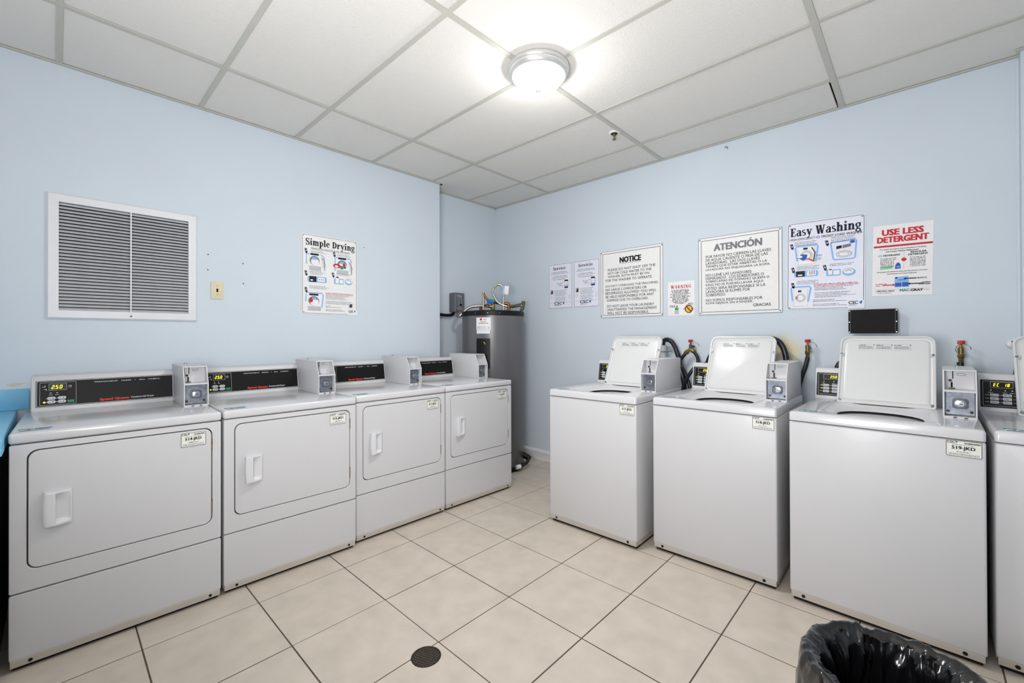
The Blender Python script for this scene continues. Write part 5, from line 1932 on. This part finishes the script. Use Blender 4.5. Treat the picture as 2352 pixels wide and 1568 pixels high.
def ceiling_lamp(loc, label):
    r = empty('ceiling_lamp', loc)
    tag(r, label, 'lamp')
    bm = NB()
    lathe(bm, [(0.166, 0.0), (0.168, -0.010), (0.164, -0.020), (0.160, -0.022), (0.158, -0.034), (0.148, -0.046), (0.142, -0.048), (0.134, -0.050), (0.130, -0.046), (0.128, -0.01)], (0, 0, 0), (0, 0, 1), 48, True, False)
    obj('trim_ring', bm, M['nickel'], r, angle=50)
    bm = NB()
    prof = [(0.131 * math.cos(a), -0.045 - 0.075 * math.sin(a)) for a in [math.radians(90 * k / 12) for k in range(12)]]
    lathe(bm, prof + [(0.006, -0.120)], (0, 0, 0), (0, 0, 1), 48, False, True)
    obj('glass_dome', bm, M['glass_lit'], r, angle=60)
    bm = NB()
    lathe(bm, [(0.0, -0.1195), (0.017, -0.121), (0.016, -0.125), (0.007, -0.129), (0.005, -0.133), (0.007, -0.136), (0.004, -0.141), (0.0, -0.142)], (0, 0, 0), (0, 0, 1), 20)
    obj('finial', bm, M['nickel'], r)
    return r


ceiling_lamp((LX, LY, H), 'round lit dome lamp with a brushed metal ring on the ceiling')

# sprinkler
sk = empty('sprinkler_head', (1.154, 2.759, H))
tag(sk, 'small metal fire sprinkler head hanging from the ceiling beyond the lamp', 'sprinkler')
bm = NB()
lathe(bm, [(0.040, 0.004), (0.040, -0.001), (0.036, -0.004), (0.026, -0.004), (0.024, 0.002)], (0, 0, 0), (0, 0, 1), 28, True, True)
obj('escutcheon', bm, M['frame'], sk)
bm = NB()
lathe(bm, [(0.0, -0.0035), (0.023, -0.0045), (0.022, -0.006), (0.0, -0.0062)], (0, 0, 0), (0, 0, 1), 24)
obj('dark_recess', bm, M['dark_hole'], sk)
bm = NB()
lathe(bm, [(0.010, -0.006), (0.009, -0.018), (0.004, -0.02), (0.004, -0.038), (0.008, -0.042), (0.014, -0.043), (0.014, -0.046), (0.003, -0.047)], (0, 0, 0), (0, 0, 1), 14)
for a in (0, math.pi):
    tube(bm, [(0.009 * math.cos(a), 0.009 * math.sin(a), -0.016), (0.012 * math.cos(a), 0.012 * math.sin(a), -0.028), (0.004 * math.cos(a), 0.004 * math.sin(a), -0.041)], 0.002, 6)
obj('nozzle', bm, M['brass'], sk)

# floor drain
dn = empty('floor_drain', (DRAIN[0], DRAIN[1], 0))
tag(dn, 'round dark metal floor drain set in the beige tiles', 'drain')
bm = NB()
lathe(bm, [(DR + 0.003, -0.004), (DR + 0.003, -0.001), (DR - 0.004, -0.001), (DR - 0.006, -0.0035)], (0, 0, 0), (0, 0, 1), 36, False, False)
obj('rim', bm, M['drain'], dn)
bm = NB()
lathe(bm, [(DR, -0.0039), (0.001, -0.0039)], (0, 0, 0), (0, 0, 1), 36, False, True)
obj('sump', bm, M['dark_hole'], dn, smooth=False)
bm = NB()
for k in range(-4, 5):
    d_ = k * 0.0115
    L_ = math.sqrt(max((DR - 0.004) ** 2 - d_ ** 2, 0))
    box(bm, d_ - 0.0022, d_ + 0.0022, -L_, L_, -0.0038, -0.0012)
    box(bm, -L_, L_, d_ - 0.0022, d_ + 0.0022, -0.0038, -0.0013)
gq = obj('grate', bm, M['drain'], dn)
gq.rotation_euler = (0, 0, 0.35)

# blue counter at the left edge
ct = empty('counter', (XL + 0.004, -1.2, 0))
tag(ct, 'light blue laminate counter with backsplash at the left edge of the photo', 'counter')
cy1, cy0, cxf = 1.2 - 0.118, 1.2 + YN + 0.02 - 1.2 + 0.0, 0.92
bm = NB()
box(bm, 0.0, cxf, YN + 1.2 + 0.01, cy1, 0.880, 0.917, 0.004)
box(bm, cxf - 0.02, cxf, YN + 1.2 + 0.01, cy1, 0.852, 0.882, 0.003)
box(bm, 0.0, cxf - 0.02, cy1 - 0.018, cy1, 0.852, 0.882, 0.003)
obj('countertop', bm, M['counter'], ct)
bm = NB()
box(bm, 0.001, 0.02, YN + 1.2 + 0.01, cy1 + 0.042, 0.917, 1.022, 0.002)
obj('backsplash', bm, M['counter'], ct)
bm = NB()
box(bm, 0.02, cxf - 0.06, cy1 - 0.05, cy1 - 0.02, 0.0, 0.88)
obj('shade_end_panel', bm, M['counter_shade'], ct)  # near-black end support standing in for the unlit space under the counter
bm = NB()
box(bm, 0.02, cxf - 0.06, YN + 1.21, YN + 1.24, 0.0, 0.88)
obj('shade_end_panel', bm, M['counter_shade'], ct)

# trash can with a black bag
TC = Vector((2.706, 1.335, 0))
tc = empty('trash_can', TC)
tag(tc, 'round trash can lined with a black plastic bag, cut off by the lower right corner', 'trash can')
bm = NB()
lathe(bm, [(0.135, 0.0), (0.138, 0.004), (0.165, 0.47), (0.170, 0.475), (0.170, 0.488), (0.160, 0.488), (0.155, 0.47), (0.128, 0.012)], (0, 0, 0), (0, 0, 1), 40, True, True)
obj('bin', bm, M['black_box'], tc)
bm = NB()
NA, loops = 230, []
key = [(0.190, 0.14), (0.193, 0.24), (0.193, 0.34), (0.191, 0.42), (0.188, 0.468), (0.184, 0.490), (0.177, 0.502), (0.167, 0.505), (0.157, 0.498), (0.150, 0.478), (0.145, 0.44), (0.139, 0.38), (0.131, 0.30), (0.118, 0.22), (0.09, 0.15), (0.04, 0.12)]
KP = smooth_path([(a_, 0, b_) for a_, b_ in key], 3)
arc_len = 0.0


def crumple(p, cell):
    d, _ = noise.voronoi(p / cell)
    return min(d[0], 0.8) - 0.45


for q, kp in enumerate(KP):
    r_, z_ = kp.x, kp.z
    if q:
        arc_len += (KP[q] - KP[q - 1]).length
    L_ = []
    inner = q > 23
    for k in range(NA):
        a = 2 * math.pi * k / NA
        d = Vector((math.cos(a), math.sin(a), 0))
        # film creases run mostly down the bag, some slantwise
        c1 = Vector((d.x * 0.18, d.y * 0.18, arc_len * 0.42 + 0.25 * noise.noise(d * 1.7)))
        n1 = crumple(c1, 0.062)
        n2 = crumple(c1 * 1.0 + Vector((3, 1, arc_len * 0.5)), 0.027)
        top_ = max(0.0, 1 - abs(arc_len - 0.38) / 0.10)
        off_ = 0.026 * n1 * (1 - 0.35 * top_) + 0.009 * n2
        sgn = -1 if inner else 1
        rr = (r_ - 0.014 * min(1.0, (q - 23) / 6) - off_ * 1.7) if inner else r_ + off_ * 0.8
        zz = z_ + (0.012 * noise.noise(d * 2.2 + Vector((0, 0, 7))) + 0.010 * n1 + 0.006 * n2) * (1.0 if 0.28 < arc_len < 0.46 else 0.3)
        if not inner and z_ < 0.49:
            rr = max(rr, 0.1745)
        if inner and z_ > 0.13:
            rr = min(rr, 0.122 + 0.028 * max(0.0, z_ - 0.1) / 0.38)
        if 0.172 >= r_ >= 0.152 or (z_ > 0.492):
            zz = max(zz, 0.4925)
        L_.append((rr * d.x, rr * d.y, zz))
    loops.append(L_)
loft(bm, loops, False, True)
obj('liner_bag', bm, M['bag'], tc, angle=50)
